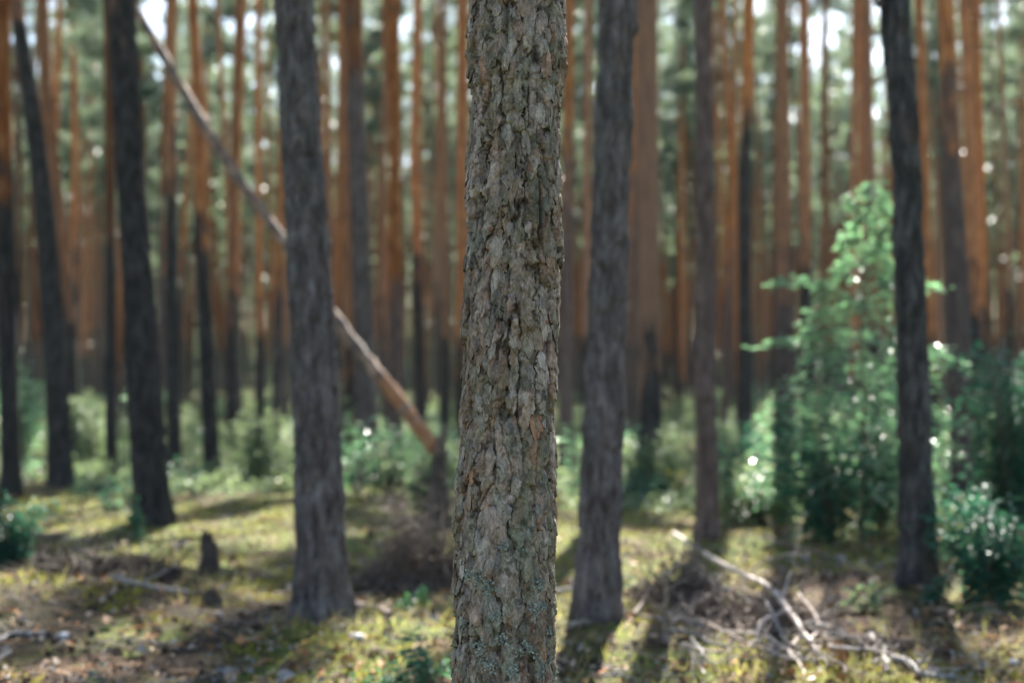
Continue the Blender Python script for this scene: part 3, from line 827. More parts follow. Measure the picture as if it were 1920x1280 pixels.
SH = [
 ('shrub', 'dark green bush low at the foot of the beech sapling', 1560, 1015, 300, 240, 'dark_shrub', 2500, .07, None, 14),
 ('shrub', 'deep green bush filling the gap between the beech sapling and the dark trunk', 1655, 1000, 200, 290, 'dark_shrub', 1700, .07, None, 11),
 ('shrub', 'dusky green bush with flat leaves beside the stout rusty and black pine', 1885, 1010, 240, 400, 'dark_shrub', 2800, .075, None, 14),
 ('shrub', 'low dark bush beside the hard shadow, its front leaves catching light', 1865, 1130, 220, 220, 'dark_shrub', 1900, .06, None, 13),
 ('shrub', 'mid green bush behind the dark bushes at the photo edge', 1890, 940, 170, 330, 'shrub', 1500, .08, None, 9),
 ('shrub', 'small upright dark bush between the purplish pine and the beech sapling', 1385, 960, 110, 150, 'dark_shrub', 900, .07, None, 9),
 ('shrub', 'grey green bush sprawling behind the dead branches', 1430, 985, 230, 150, 'shrub', 1900, .07, None, 12),
 ('shrub', 'pale green bush between the two grey trunks flanking the gap with orange pine', 1240, 930, 130, 120, 'shrub', 800, .08, None, 9),
 ('shrub', 'bushy grey green shrub in the gap beside the moss mound pine', 490, 910, 170, 140, 'shrub', 1100, .08, None, 12),
 ('shrub', 'loose green shrub behind the curved dark pine', 170, 880, 120, 150, 'shrub', 800, .08, None, 9),
 ('shrub', 'dark leafy bush cut by the photo edge above the black soil', 12, 1080, 130, 170, 'dark_shrub', 1300, .055, None, 12),
 ('shrub', 'sunlit yellow green bush behind the pine at the photo edge', 40, 900, 110, 260, 'beech', 900, .09, None, 9),
 ('shrub', 'grey green shrub hiding the foot of the broken stump', 812, 965, 110, 120, 'shrub', 700, .08, None, 9),
 ('shrub', 'low grey green shrub under the fallen trunk', 730, 930, 130, 110, 'shrub', 700, .07, None, 9),
]
for i, (n, lab, px, py, w, h, mat, nl, L, d, st) in enumerate(SH):
    shrub(n, lab, 'bush', px, py, w, h, mat, 500 + i, nl, L, d, st)

SEED = [
 ('seedling', 'bilberry plant with small glossy leaves touching the foot of the sharp trunk', 810, 1300, 120, 125, 'seedling', 230, .042, 8),
 ('seedling', 'low bilberry plant with pale shining leaves in front of the moss', 735, 1300, 130, 75, 'seedling', 170, .040, 9),
 ('seedling', 'young plant of two broad leaf tufts before the dark brush heap', 772, 1145, 80, 48, 'seedling', 46, .075, 4),
 ('seedling', 'leafy seedling growing against the foot of the thick dark pine', 268, 1005, 58, 85, 'seedling', 70, .075, 5),
 ('seedling', 'tiny seedling with upright blades on brown litter', 192, 1285, 42, 36, 'seedling', 9, .075, 4),
 ('seedling', 'pale green seedling lit by the sun beside the dark trunk', 1622, 1150, 66, 60, 'shrub', 55, .075, 5),
 ('seedling', 'small dark seedling clinging to the foot of the dark trunk', 1745, 1130, 52, 75, 'dark_shrub', 70, .06, 5),
 ('seedling', 'yellow leaved seedling glowing before the purplish pine', 1278, 930, 46, 60, 'yellow_leaf', 50, .085, 4),
 ('seedling', 'bright little seedling on the sunny strip behind the thick dark pine', 212, 955, 40, 32, 'beech', 34, .08, 4),
]
for i, (n, lab, px, py, w, h, mat, nl, L, st) in enumerate(SEED):
    shrub(n, lab, 'seedling', px, py, w, h, mat, 700 + i, nl, L, None, st, .35)

# undergrowth of the middle distance: copies of five bushes
ub = []
for k in range(5):
    root = thing('shrub', 'x', 'bush')
    bush_meshes(900 + k, [.55, .7, .45, .8, .6][k], [.6, .8, 1.0, .5, 1.2][k], 9, [380, 460, 360, 420, 380][k], [.085, .095, .09, .085, .1][k], ['shrub', 'shrub', 'shrub', 'dark_shrub', 'beech'][k], root=root)
    ub.append(root)
usedb = set(); r = random.Random(31)
for n in range(215):
    d = 16.5 + 55 * r.random() ** 1.4; x = r.uniform(-.37, .37) * d
    k = r.randrange(5)
    lab, grp = ('blurred waist-high bush of the undergrowth between the middle trunks', 'bushes between the middle trunks') if d < 38 else ('distant blurred bush, a soft green patch low behind the trunks', 'distant bushes low behind the trunks')
    loc = (x, d, float(gh(x, d)) - .02); s = r.uniform(.6, 1.15) * (.75 if d < 24 else 1)
    if k not in usedb:
        usedb.add(k); o = ub[k]; o.location = loc; o.scale = (s,) * 3; o.rotation_euler = (0, 0, r.random() * 6); o['label'] = lab; o['group'] = grp
    else: dup(ub[k], loc, r.random() * 6.28, s, (0, 0), lab, grp)

# ------------------------------------------------------------------ fallen trunk, stumps, dead branches
def fallen():
    d0 = 15.0
    pix = [(812, 838, 14.6), (740, 738, 14.9), (650, 628, 15.2), (536, 458, 15.6), (430, 312, 15.9), (340, 165, 16.2), (258, 25, 16.5), (150, -150, 16.9), (60, -320, 17.2)]
    pts = np.array([P(*q) for q in pix]); base = pts[0].copy(); base[2] = float(gh(base[0], base[1]))
    t = np.linspace(0, 1, len(pts)); tt = np.linspace(0, 1, 70)
    p = np.stack([np.interp(tt, t, pts[:, q]) for q in range(3)], 1)
    for _ in range(6): p[1:-1] = (p[:-2] + 2 * p[1:-1] + p[2:]) / 4
    p += rng.normal(size=p.shape) * .006
    rad = np.interp(tt, [0, .3, .6, 1], [.072, .068, .060, .045]) * (1 + .04 * rng.normal(size=70))
    root = thing('fallen_trunk', 'long snapped pine trunk leaning diagonally from a broken stump up through the forest', 'fallen tree', base)
    mb = MB(); mb.tube(p - base, rad, 20, rough=.025)
    mb.build('trunk', M['fallen_bark'], root)
    pe = MB(); pe.tube(p[:13] - base, np.interp(tt[:13], [0, .13, .18], [.076, .076, .064]), 18, rough=.03); pe.build('peeled_butt', M['orange_wood'], root)
    sp = MB()
    ax_ = (p[0] - p[3]) / np.linalg.norm(p[0] - p[3])
    for q in range(9):
        o = rng.normal(size=3) * .035; L = rng.uniform(.06, .2)
        sp.tube([p[1] - base + o, p[0] - base + o + ax_ * L * .5, p[0] - base + o * .8 + ax_ * L], [.03, .018, .003], 6, rough=.1)
    sp.build('splintered_end', M['orange_wood'], root)
    for (f, l, az) in [(.35, .5, 1.2), (.47, .8, 2.6), (.55, .4, .5), (.62, .9, 1.9), (.75, .6, 2.2)]:
        i = int(f * 69); q = p[i] - base; dv = np.array([math.cos(az) * .5, -.4, math.sin(az) * .6])
        b = MB(); b.tube([q, q + dv * l * .5, q + dv * l + [0, 0, -.05]], [.02, .012, .004], 6); b.build('branch_stub', M['brown_wood'], root)
    # the stump it broke from
    sb = P(822, 950, 14.55); sx, sy = sb[0], 14.6; sz = float(gh(sx, sy)); topz = P(818, 838, 14.6)[2] - sz
    st = thing('broken_stump', 'tall splintered pine stump holding up the lower end of the fallen trunk', 'stump', (sx, sy, sz))
    zs = np.linspace(-.1, topz - .02, 24); mb = MB()
    trunk_mesh(mb, zs, 0 * zs, 0 * zs, np.interp(zs, [0, topz], [.11, .06]), 28, 91, 2, .3)
    s_ = mb.build('trunk', M['dark_wood'], st)
    sp = MB()
    for q in range(14):
        a = q / 14 * 6.28; rr = .06 * rng.uniform(.4, 1.05); L = rng.uniform(.05, .28) * (1.3 if math.cos(a) > .3 else .5)
        b0 = np.array([rr * math.cos(a), rr * math.sin(a), topz - .1])
        sp.tube([b0, b0 + [0, 0, .1 + L * .4], b0 + [.02, 0, .1 + L]], [.024, .017, .004], 6, rough=.12)
    sp.build('splinters', M['brown_wood'], st)
fallen()

def stump(px, py, hpx, wpx, label, mat='dark_wood'):
    g = G(px, py); d = g[1]; h = hpx * d / F; r0 = wpx / 2 * d / F
    st = thing('tree_stump', label, 'stump', g)
    zs = np.linspace(-.08, h, 16); mb = MB(); v = trunk_mesh(mb, zs, .02 * np.sin(zs * 9), 0 * zs, np.interp(zs, [0, h], [r0 * 1.05, r0 * .75]), 22, int(px), 1, .5)
    mb.build('bark', M[mat], st)
    sp = MB()
    for q in range(9):
        a = q / 9 * 6.28; b0 = np.array([r0 * .5 * math.cos(a), r0 * .5 * math.sin(a), h - .06]); L = rng.uniform(.03, .14) * h * 3
        sp.tube([b0, b0 + [0, 0, .05 + L * .5], b0 + [.01, 0, .06 + L]], [r0 * .34, r0 * .25, .004], 6, rough=.15)
    sp.build('splintered_top', M[mat], st)
stump(388, 1078, 62, 34, 'small dark rotten stump standing among the yellow moss patches')
stump(1572, 1258, 40, 20, 'short orange brown stub at the end of the pale branch heap', 'orange_wood')
stump(395, 1135, 26, 34, 'low mossy knob of dark wood beside the grey branch on the litter', 'dark_wood')

def branch(label, pts, r0, r1, mat, twigs=4, tl=.25, name='dead_branch', cat='branch', sides=9, seed=None):
    """pts: (photo x, photo y, height above ground)"""
    w = np.array([G(px, py, h) for px, py, h in pts]); base = w[0].copy()
    base[2] = float(gh(base[0], base[1]))
    r = np.random.default_rng(int(pts[0][0] * 7 + pts[0][1]))
    t = np.linspace(0, 1, len(w)); n = 8 * len(w); tt = np.linspace(0, 1, n)
    p = np.stack([np.interp(tt, t, w[:, q]) for q in range(3)], 1)
    for _ in range(3): p[1:-1] = (p[:-2] + 2 * p[1:-1] + p[2:]) / 4
    ln = np.linalg.norm(w[-1] - w[0])
    p += np.stack([fbm(tt * 5 + q * 9, base[0], base[1], 2) for q in range(3)], 1) * .018 * min(1, ln)
    p[:, 2] = np.maximum(p[:, 2], gh(p[:, 0], p[:, 1]) + r1 * .5)
    rad = np.linspace(r0, r1, n) * (1 + .07 * r.normal(size=n))
    mb = MB(); mb.tube(p - base, rad, sides, rough=.05)
    if twigs == 0:
        o = mb.build(name, M[mat], None, loc=base); return tag(o, label, cat)
    root = thing(name, label, cat, base)
    mb.build('stem', M[mat], root)
    for q in range(twigs):
        i = int(n * r.uniform(.2, .95)) - 1; q0 = p[i] - base; L = tl * r.uniform(.5, 1.3)
        dv = r.normal(size=3); dv[2] = abs(dv[2]) * .5 + .05; ax_ = (p[min(i + 2, n - 1)] - p[max(i - 2, 0)]); ax_ /= np.linalg.norm(ax_) + 1e-9
        dv = dv / np.linalg.norm(dv) + ax_ * .7; dv /= np.linalg.norm(dv)
        m = 6; s = np.linspace(0, 1, m); tp = q0 + dv * L * s[:, None] + r.normal(size=(m, 3)) * .02 * L * s[:, None] * 3
        rr = max(.0035, rad[i] * .45)
        tm = MB(); tm.tube(tp, np.linspace(rr, .002, m), 6, rough=.05); tm.build('twig', M[mat], root)
    return root

BR = [
 ('longest pale branch, bare and kinked, slanting over the heap', [(1262, 1000, .20), (1345, 1052, .22), (1440, 1098, .24), (1480, 1145, .18), (1512, 1192, .12), (1556, 1246, .03)], .019, .015, 'pale_wood', 6, .3),
 ('darker branch lying parallel below the longest pale branch', [(1300, 1068, .12), (1370, 1108, .12), (1405, 1132, .1), (1445, 1142, .06)], .016, .010, 'grey_wood', 5, .25),
 ('grey forked stick standing upright in front of the purplish pine shadow', [(1246, 1202, .01), (1252, 1166, .14), (1245, 1128, .30), (1249, 1075, .50)], .019, .010, 'grey_wood', 4, .3),
 ('short hooked pale branch bent like a crook', [(1423, 1200, .02), (1426, 1168, .10), (1442, 1156, .13), (1478, 1142, .14)], .015, .009, 'pale_wood', 2, .15),
 ('thin grey branch dropping through the middle of the heap', [(1438, 1130, .16), (1455, 1160, .12), (1468, 1195, .05), (1480, 1212, .02)], .013, .008, 'grey_wood', 4, .2),
 ('pale stick lying flat along the sunny front of the heap', [(1438, 1208, .03), (1490, 1224, .03), (1534, 1243, .02)], .014, .009, 'pale_wood', 4, .16),
 ('brown branch sagging beside the lower end of the longest pale branch', [(1496, 1112, .20), (1528, 1152, .14), (1546, 1198, .06)], .013, .008, 'brown_wood', 4, .22),
 ('pale forked branch lying in the shade beside the orange stub', [(1632, 1190, .06), (1656, 1214, .07), (1664, 1244, .04), (1660, 1256, .02)], .016, .012, 'grey_wood', 4, .25),
 ('thick twisted grey branch before the hard tree shadow', [(1672, 1234, .05), (1700, 1240, .05), (1732, 1266, .03), (1796, 1271, .02)], .022, .016, 'grey_wood', 4, .2),
 ('thin arched twig spanning the twisted grey branch', [(1648, 1212, .05), (1690, 1199, .10), (1722, 1202, .09), (1748, 1214, .04)], .009, .006, 'brown_wood', 3, .15),
 ('thin long branch trailing behind the heap towards the dark bush', [(1436, 1008, .14), (1500, 1024, .14), (1565, 1046, .1), (1648, 1086, .03)], .014, .007, 'brown_wood', 8, .35),
 ('forked twig rising behind the longest pale branch', [(1410, 1068, .05), (1432, 1050, .14), (1470, 1040, .2), (1500, 1036, .24)], .011, .005, 'pale_wood', 4, .25),
 ('crooked brown branch in the near part of the heap', [(1330, 1170, .05), (1375, 1192, .08), (1420, 1215, .05), (1470, 1215, .03)], .012, .008, 'brown_wood', 6, .22),
 ('grey branch at the near side of the heap, one end on bare soil', [(1255, 1180, .03), (1300, 1184, .05), (1330, 1205, .05), (1362, 1212, .03)], .013, .007, 'grey_wood', 5, .22),
 ('tangled brown branch along the far side of the heap', [(1290, 1030, .16), (1330, 1080, .14), (1350, 1130, .08), (1395, 1165, .04)], .012, .007, 'brown_wood', 8, .3),
 ('reddish dead branch with many twigs at the side of the upright stick', [(1190, 1150, .03), (1215, 1110, .12), (1240, 1080, .22), (1290, 1060, .28)], .012, .005, 'brown_wood', 9, .35),
 ('weathered grey pole lying at the photo corner on dark soil', [(-30, 1214, .03), (20, 1187, .03), (84, 1148, .03)], .020, .015, 'grey_wood', 0, 0),
 ('second smaller grey stick below the weathered pole', [(-20, 1246, .02), (0, 1234, .02), (20, 1222, .02)], .018, .013, 'grey_wood', 0, 0),
 ('grey branch resting on brown litter before the small stump', [(215, 1084, .04), (262, 1096, .04), (352, 1110, .03)], .021, .015, 'grey_wood', 2, .3),
 ('brown branch running from the shade towards the grey branch', [(138, 1026, .04), (190, 1046, .05), (232, 1082, .04)], .018, .013, 'brown_wood', 3, .3),
 ('pale brown log lying at the edge of the sunny moss', [(38, 1006, .05), (70, 1003, .05), (106, 1004, .05)], .034, .030, 'brown_wood', 0, 0),
 ('black charred log end beside the pale brown log', [(106, 1004, .05), (122, 999, .06), (138, 994, .06)], .028, .016, 'dark_wood', 0, 0),
 ('short faded branch beyond the pale brown log', [(118, 1010, .02), (150, 1009, .03), (178, 1006, .02)], .017, .012, 'grey_wood', 0, 0),
 ('reddish piece of log beside the moss mound pine', [(660, 1133, .03), (695, 1139, .04), (735, 1152, .03)], .028, .022, 'brown_wood', 0, 0),
 ('thin brown stem poking out of the dark brush heap', [(812, 1022, .22), (780, 990, .32), (748, 950, .42), (725, 930, .46)], .018, .009, 'brown_wood', 5, .35),
 ('pale fallen log lying far behind the grey leaning trunk', [(1168, 892, .08), (1190, 882, .1), (1216, 868, .1)], .05, .04, 'pale_wood', 0, 0),
 ('grey branch with a bright cut end beside the grey leaning trunk', [(1030, 1112, .05), (1050, 1108, .06), (1078, 1104, .08)], .022, .02, 'grey_wood', 0, 0),
 ('thin twig lying flat on the moss before the moss mound pine', [(395, 1170, .02), (470, 1166, .02), (545, 1162, .02)], .011, .007, 'brown_wood', 3, .15),
 ('grey twig lying on the moss near the photo base', [(405, 1257, .01), (428, 1254, .015), (446, 1256, .01)], .014, .010, 'grey_wood', 0, 0),
]
for b in BR: branch(*b)
rb = random.Random(5)
KINDS = ['thin pale stick crossing the branch heap beside the longest pale branch', 'thin grey stick crossing the branch heap beside the longest pale branch', 'thin brown stick crossing the branch heap beside the longest pale branch']
for q in range(27):
    k = q % 3; x0 = rb.uniform(1230, 1560); y0 = rb.uniform(1060, 1235); a = rb.uniform(-.3, 1.25); l = rb.uniform(50, 130)
    y0 = max(y0, 1045 + (x0 - 1300) * .55)
    x1 = x0 + l * math.cos(a); y1 = min(1262, y0 + l * math.sin(a) * .8)
    o = branch(KINDS[k], [(x0, y0, rb.uniform(.04, .2)), ((x0 + x1) / 2 + rb.uniform(-9, 9), (y0 + y1) / 2 + rb.uniform(-9, 9), rb.uniform(.05, .16)), (x1, y1, rb.uniform(.01, .1))], rb.uniform(.005, .010), .004, ['pale_wood', 'grey_wood', 'brown_wood'][k], 3, .16)
    o['group'] = ['thin pale sticks of the branch heap', 'thin grey sticks of the branch heap', 'thin brown sticks of the branch heap'][k]

def brush_pile(label, px, py, wpx, hpx, n, mat, seed, cat='brush heap', name='brush_pile', leaf=None, tall=0):
    g = G(px, py); d = g[1]; W = wpx * d / F; H = hpx * d / F; r = np.random.default_rng(seed)
    root = thing(name, label, cat, g)
    mb = MB()
    for i in range(n):
        a = r.random() * 6.28; rr = W / 2 * math.sqrt(r.random()); x, y = rr * math.cos(a), rr * math.sin(a) * .7
        hz = H * np.exp(-(rr / (W / 2)) ** 2 * 2.2) * r.random() ** 1.0 * (.55 + .45 * math.sin(a * 2 + seed)); L = r.uniform(.25, .7) * W * .7
        dv = r.normal(size=3); dv[2] *= .5; dv /= np.linalg.norm(dv); m = 5; s = np.linspace(-.5, .5, m)
        p = np.array([x, y, hz + .02]) + dv * L * s[:, None] + r.normal(size=(m, 3)) * .015; p[:, 2] = np.maximum(p[:, 2], .008)
        mb.tube(p, np.linspace(1, .4, m) * r.uniform(.003, .009), 5, cap=False)
    for i in range(tall):
        a = r.random() * 6.28; rr = W * .33 * math.sqrt(r.random()); p0 = np.array([rr * math.cos(a), rr * math.sin(a) * .6, .0]); hh = H * r.uniform(.5, 1.35)
        dv = np.array([r.normal() * .45, r.normal() * .35, 1.]); sv = np.linspace(0, 1, 6); p = p0 + dv * hh * sv[:, None] + np.cumsum(r.normal(size=(6, 3)), 0) * .018
        mb.tube(p, np.linspace(.007, .002, 6), 5, cap=False)
        for q in range(4):
            j = r.integers(2, 6); d2 = r.normal(size=3); d2 /= np.linalg.norm(d2); L = hh * r.uniform(.15, .4)
            mb.tube([p[j], p[j] + d2 * L * .5 + [0, 0, .01], p[j] + d2 * L], [.004, .003, .0015], 4, cap=False)
    mb.build('twigs', M[mat], root)
    lf = MB(); k = n * 5; a = r.random(k) * 6.28; rr = W / 2 * np.sqrt(r.random(k)); cen = np.stack([rr * np.cos(a), rr * np.sin(a) * .7, H * np.exp(-(rr / (W / 2)) ** 2 * 2.2) * r.random(k) ** 1.8 * (.55 + .45 * np.sin(a * 2 + seed)) + .02], 1)
    dd = r.normal(size=(k, 3)); dd /= np.linalg.norm(dd, axis=1)[:, None]
    lf.spikes(cen, dd, r.uniform(.05, .14, k), .02); lf.build('dead_needles', M[leaf or 'dark_wood'], root, smooth=False)
brush_pile('dark heap of dead brushwood between the moss mound pine and the sharp trunk', 785, 1100, 210, 150, 380, 'brown_wood', 1, leaf='brown_wood', tall=80)
brush_pile('tangled heap of brown twigs beneath the pale dead branches', 1390, 1175, 290, 80, 380, 'brown_wood', 2, leaf='brown_wood')
brush_pile('loose rusty brush heap in front of the purplish pine', 1270, 1130, 150, 100, 200, 'brown_wood', 3, leaf='brown_wood', tall=30)
brush_pile('small grey twig heap on the ground before the orange stub', 1640, 1235, 130, 26, 110, 'brown_wood', 4, leaf='dark_wood')
brush_pile('low dark heap of twigs and needles over the black soil beyond the grey branch', 190, 1085, 300, 46, 330, 'dark_wood', 6)
brush_pile('black brush heap in the shade at the photo edge', 50, 1075, 190, 50, 200, 'dark_wood', 5)

# stones
for (px, py, s, lab) in [(118, 1152, .036, 'rounded grey stone on the litter near the weathered pole'), (668, 1198, .04, 'small grey stone on the moss before the moss mound pine'),
                         (1085, 1108, .05, 'bright pale stone touching the grey leaning trunk'), (1898, 1245, .03, 'white pebble in the sunny grass at the photo corner'), (1320, 1105, .035, 'pale stone shining among the heap of branches')]:
    g = G(px, py); mb = MB(); n, m = 14, 9
    th = np.linspace(0, 2 * PI, n, endpoint=False); ph = np.linspace(.001, PI - .001, m)
    PH, TH = np.meshgrid(ph, th, indexing='ij'); v = np.stack([np.sin(PH) * np.cos(TH) * 1.2, np.sin(PH) * np.sin(TH), np.cos(PH) * .65], -1)
    v = v * (1 + .3 * noise3(v[..., 0] * 1.6 + px, v[..., 1] * 1.6, v[..., 2] * 1.6))[..., None] * s
    i = np.arange(m - 1)[:, None] * n; j = np.arange(n)[None]; mb.add(v.reshape(-1, 3), np.stack([i + j, i + (j + 1) % n, i + n + (j + 1) % n, i + n + j], -1).reshape(-1, 4)[:, ::-1])
    tag(mb.build('stone', M['stone'], None, loc=(g[0], g[1], g[2] + s * .3)), lab, 'stone')

# pine cones
def cone_proto():
    mb = MB(); k = 60
    zz = np.linspace(0, 1, k); a = np.arange(k) * 2.39996; rr = np.sin(np.clip(zz * .9 + .12, 0, 1) * PI) ** .7 * .016
    cen = np.stack([rr * .6 * np.cos(a), rr * .6 * np.sin(a), zz * .05], 1); dd = np.stack([np.cos(a), np.sin(a), .5 + 0 * a], 1)
    mb.tube([[0, 0, 0], [0, 0, .025], [0, 0, .05]], [.009, .011, .004], 8)
    mb.leaves(cen, dd, np.stack([0 * a, 0 * a, 1 + 0 * a], 1), .016, .014, 0, .1)
    return mb.build('pine_cone', M['dark_wood'], None, smooth=False)
cp_ = cone_proto(); first = True
for (px, py) in [(90, 1195), (112, 1204), (131, 1215), (109, 1219), (324, 1221), (255, 1176), (407, 1158), (472, 1174), (343, 1177), (382, 1264), (445, 1151), (1191, 1198), (1274, 1236), (1162, 1262),
                 (1052, 1260), (1110, 1240), (365, 1247), (312, 1218), (690, 1262), (625, 1216), (240, 1200), (180, 1185), (1842, 1262), (1880, 1230), (540, 1250), (305, 1262)]:
    g = G(px, py, .015); o = cp_ if first else cp_.copy()
    if not first: C.objects.link(o)
    first = False
    o.location = g; s = random.uniform(.75, 1.15); o.scale = (s,) * 3; o.rotation_euler = (PI / 2 + random.uniform(-.3, .3), 0, random.random() * 6.28)
    tag(o, 'small dark pine cone lying on moss and needle litter', 'pine cone', 'pine cones lying on the moss')

# ------------------------------------------------------------------ ground
def axis(lo, fine0, fine1, st, hi, g=1.09):
    a = list(np.arange(fine0, fine1, st)); s = st; x = fine1
    while x < hi: a.append(x); s = min(s * g, 14); x += s
    a.append(hi); s = st; x = fine0; b = []
    while x > lo: s = min(s * g, 14); x -= s; b.append(max(x, lo))
    return np.array(b[::-1] + a)
gx = axis(-420, -4.5, 4.5, .035, 420); gy = axis(-60, 5.6, 13.5, .035, 520)
GX, GY = np.meshgrid(gx, gy)
GZ = gh(GX, GY)
nearw = sstep(26, 12, np.hypot(GX, GY))
GZ = GZ + nearw * (.022 * fbm(GX * 3.2, GY * 3.2, 2.2, 4) + .012 * np.abs(noise3(GX * 11, GY * 11, 4.4)))
mb = MB(); nx, ny = len(gx), len(gy)
i = np.arange(ny - 1)[:, None] * nx; j = np.arange(nx - 1)[None]
mb.add(np.stack([GX, GY, GZ], -1).reshape(-1, 3), np.stack([i + j, i + j + 1, i + nx + j + 1, i + nx + j], -1).reshape(-1, 4))
tag(mb.build('ground', M['ground']), 'forest floor of yellow green moss and brown needle litter', None, None, 'structure')

# litter, moss tufts and grass that nobody could count
def scatter(n, d0, d1, seed, pw=1.5):
    r = np.random.default_rng(seed); d = d0 + (d1 - d0) * r.random(n) ** pw; x = r.uniform(-.40, .40, n) * d
    return r, x, d
r, x, d = scatter(17000, 5.8, 24, 1)
pal = np.array([[.26, .16, .09], [.17, .105, .065], [.30, .22, .155], [.11, .07, .045], [.38, .31, .25], [.36, .18, .075], [.24, .225, .21], [.06, .045, .035]])
mb = MB(); cc = pal[r.integers(0, 8, len(x))] * r.uniform(.7, 1.2, (len(x), 1))
dv = r.normal(size=(len(x), 3)) * [1, 1, .3]; up = np.array([0, 0, 1.]) + r.normal(size=(len(x), 3)) * .5
L = r.uniform(.018, .06, len(x)) * np.where(r.random(len(x)) < .12, 1.8, 1)
mb.leaves(np.stack([x, d, gh(x, d) + r.uniform(.012, .035, len(x))], 1), dv, up, L, L * r.uniform(.35, .8, len(x)), 0, .3, cc)
tag(mb.build('leaf_litter', M['chips'], None, smooth=False), 'fallen leaves and bark chips strewn over the forest floor', 'leaf litter', None, 'stuff')

r, x, d = scatter(9000, 5.8, 20, 2)
keep = noise3(x * .8, d * .8, 5.5) > -.05; x, d = x[keep], d[keep]
k = 7; cen = np.repeat(np.stack([x, d, gh(x, d)], 1), k, 0) + r.normal(size=(len(x) * k, 3)) * [.03, .03, .004]
dd = r.normal(size=(len(cen), 3)) * [.7, .7, .3] + [0, 0, .8]; dd /= np.linalg.norm(dd, axis=1)[:, None]
mb = MB(); mb.spikes(cen, dd, r.uniform(.02, .06, len(cen)), .016)
tag(mb.build('moss_cover', M['moss'], None, smooth=False), 'cushions of yellow green moss covering the forest floor', 'moss', None, 'stuff')

r, x, d = scatter(2600, 6, 24, 3, 1.2)
keep = (noise3(x * .6, d * .6, 9.5) > .12) | ((x > 2.1) & (d < 8.5)); x, d = x[keep], d[keep]
k = 6; cen = np.repeat(np.stack([x, d, gh(x, d)], 1), k, 0) + r.normal(size=(len(x) * k, 3)) * [.04, .04, 0]
dd = r.normal(size=(len(cen), 3)) * [.4, .4, .1] + [0, 0, .8]; dd /= np.linalg.norm(dd, axis=1)[:, None]
mb = MB(); mb.spikes(cen, dd, r.uniform(.06, .17, len(cen)), .007)
tag(mb.build('grass', M['grassm'], None, smooth=False), 'thin dry grass blades growing through the moss', 'grass', None, 'stuff')

r, x, d = scatter(5200, 15.5, 60, 12, 1.3)
keep = noise3(x * .35, d * .25, 1.5) > .02 - .22 * sstep(20, 34, d); x, d = x[keep], d[keep]
k = 9; hh = r.uniform(.08, .36, len(x)) * (.6 + .5 * sstep(16, 26, d))
cen = np.repeat(np.stack([x, d, gh(x, d)], 1), k, 0) + r.normal(size=(len(x) * k, 3)) * [.16, .16, 0]; cen[:, 2] += np.repeat(hh, k) * r.random(len(cen))
dd = r.normal(size=(len(cen), 3)) * [1, 1, .35]; up = np.array([0, 0, 1.]) + r.normal(size=(len(cen), 3)) * .5
mb = MB(); mb.leaves(cen, dd, up, r.uniform(.06, .13, len(cen)), r.uniform(.04, .07, len(cen)), 0)
tag(mb.build('undergrowth', M['shrub'], None, smooth=False), 'low leafy bilberry undergrowth covering the ground among the farther trunks', 'undergrowth', None, 'stuff')

r, x, d = scatter(2200, 6, 22, 4, 1.3)
mb = MB()
for q in range(len(x)):
    a = r.random() * 6.28; L = r.uniform(.06, .3); p0 = np.array([x[q], d[q], float(gh(x[q], d[q])) + .02]); dv = np.array([math.cos(a), math.sin(a), r.normal() * .1]) * L
    mb.tube([p0 - dv / 2, p0 + r.normal(size=3) * .012, p0 + dv / 2], [.005, .005, .003], 5, cap=False, col=pal[r.integers(0, 8)])
tag(mb.build('twig_litter', M['chips'], None), 'small broken twigs strewn across the moss', 'twig litter', None, 'stuff')

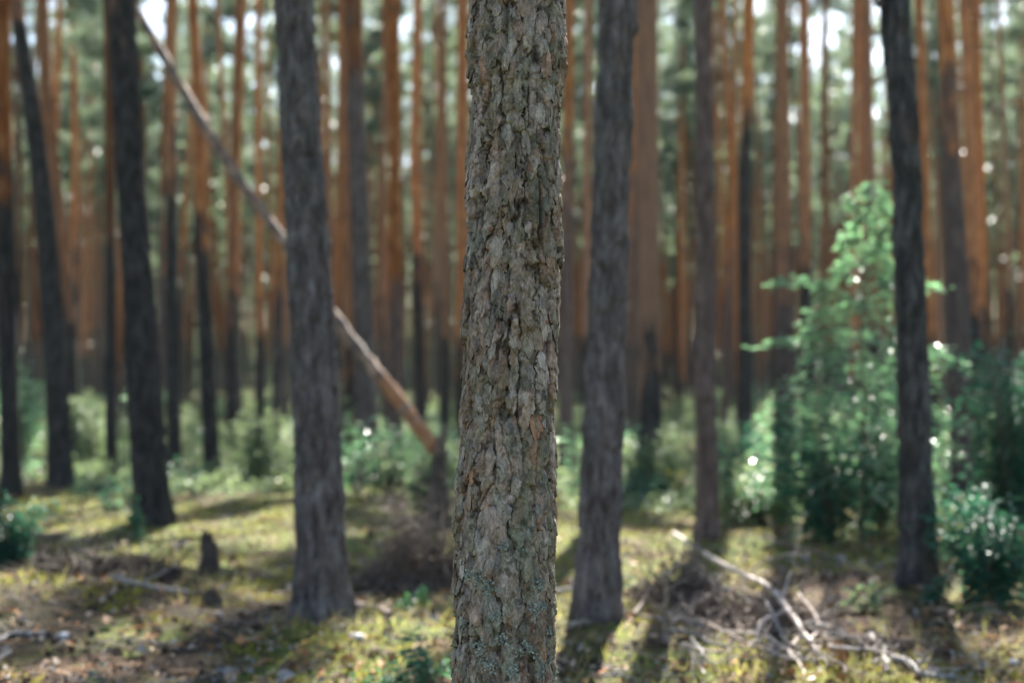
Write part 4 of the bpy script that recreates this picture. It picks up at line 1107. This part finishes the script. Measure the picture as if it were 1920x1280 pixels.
# ------------------------------------------------------------------ air
def haze():
    m, nt, out = newmat('haze')
    v = nt.nodes.new('ShaderNodeVolumePrincipled')
    v.inputs['Color'].default_value = (.80, .93, .93, 1); v.inputs['Density'].default_value = HAZE; v.inputs['Anisotropy'].default_value = .35
    nt.links.new(v.outputs[0], out.inputs['Volume'])
    mb = MB(); a = np.array([[x, y, z] for x in (-430, 430) for y in (-70, 530) for z in (-1.6, 30)], float)
    mb.add(a, [[0, 1, 3, 2], [4, 6, 7, 5], [0, 4, 5, 1], [2, 3, 7, 6], [0, 2, 6, 4], [1, 5, 7, 3]])
    tag(mb.build('haze', m, smooth=False), 'thin pale haze between the trunks', 'haze', None, 'stuff')
HAZE = .00016
haze()

# ------------------------------------------------------------------ light
SUN_AZ, SUN_EL = R(11), R(42)
s = Vector((math.sin(SUN_AZ) * math.cos(SUN_EL), math.cos(SUN_AZ) * math.cos(SUN_EL), math.sin(SUN_EL)))
ld = bpy.data.lights.new('sun', 'SUN'); ld.energy = 5.0; ld.angle = R(.53); ld.color = (1.0, .95, .86)
lo = bpy.data.objects.new('sun', ld); C.objects.link(lo); lo.rotation_euler = s.to_track_quat('Z', 'Y').to_euler()
w = bpy.data.worlds.new('World'); sc.world = w; w.use_nodes = True
nt = w.node_tree; bg = nt.nodes['Background']
sky = nt.nodes.new('ShaderNodeTexSky'); sky.sky_type = 'NISHITA'; sky.sun_disc = False
sky.sun_elevation = SUN_EL; sky.sun_rotation = SUN_AZ; sky.air_density = 1.0; sky.dust_density = 1.0; sky.ozone_density = 1.0
nt.links.new(sky.outputs[0], bg.inputs[0]); bg.inputs[1].default_value = .055

# ------------------------------------------------------------------ camera and output
cd = bpy.data.cameras.new('camera'); cd.lens = 50; cd.sensor_width = 36; cd.clip_start = .05; cd.clip_end = 3000
co = bpy.data.objects.new('camera', cd); C.objects.link(co)
co.location = (0, 0, CAMH); co.rotation_euler = (PI / 2 + PITCH, 0, 0)
cd.dof.use_dof = True; cd.dof.focus_distance = HERO_D - .12; cd.dof.aperture_fstop = 1.6
sc.camera = co
vs = sc.view_settings; vs.view_transform = 'Standard'; vs.look = 'None'; vs.exposure = 2.72; vs.gamma = 1.0
sc.cycles.use_denoising = True
sc.cycles.volume_bounces = 0; sc.cycles.max_bounces = 8; sc.cycles.diffuse_bounces = 5; sc.cycles.glossy_bounces = 2; sc.cycles.transmission_bounces = 4
sc.cycles.sample_clamp_indirect = 6
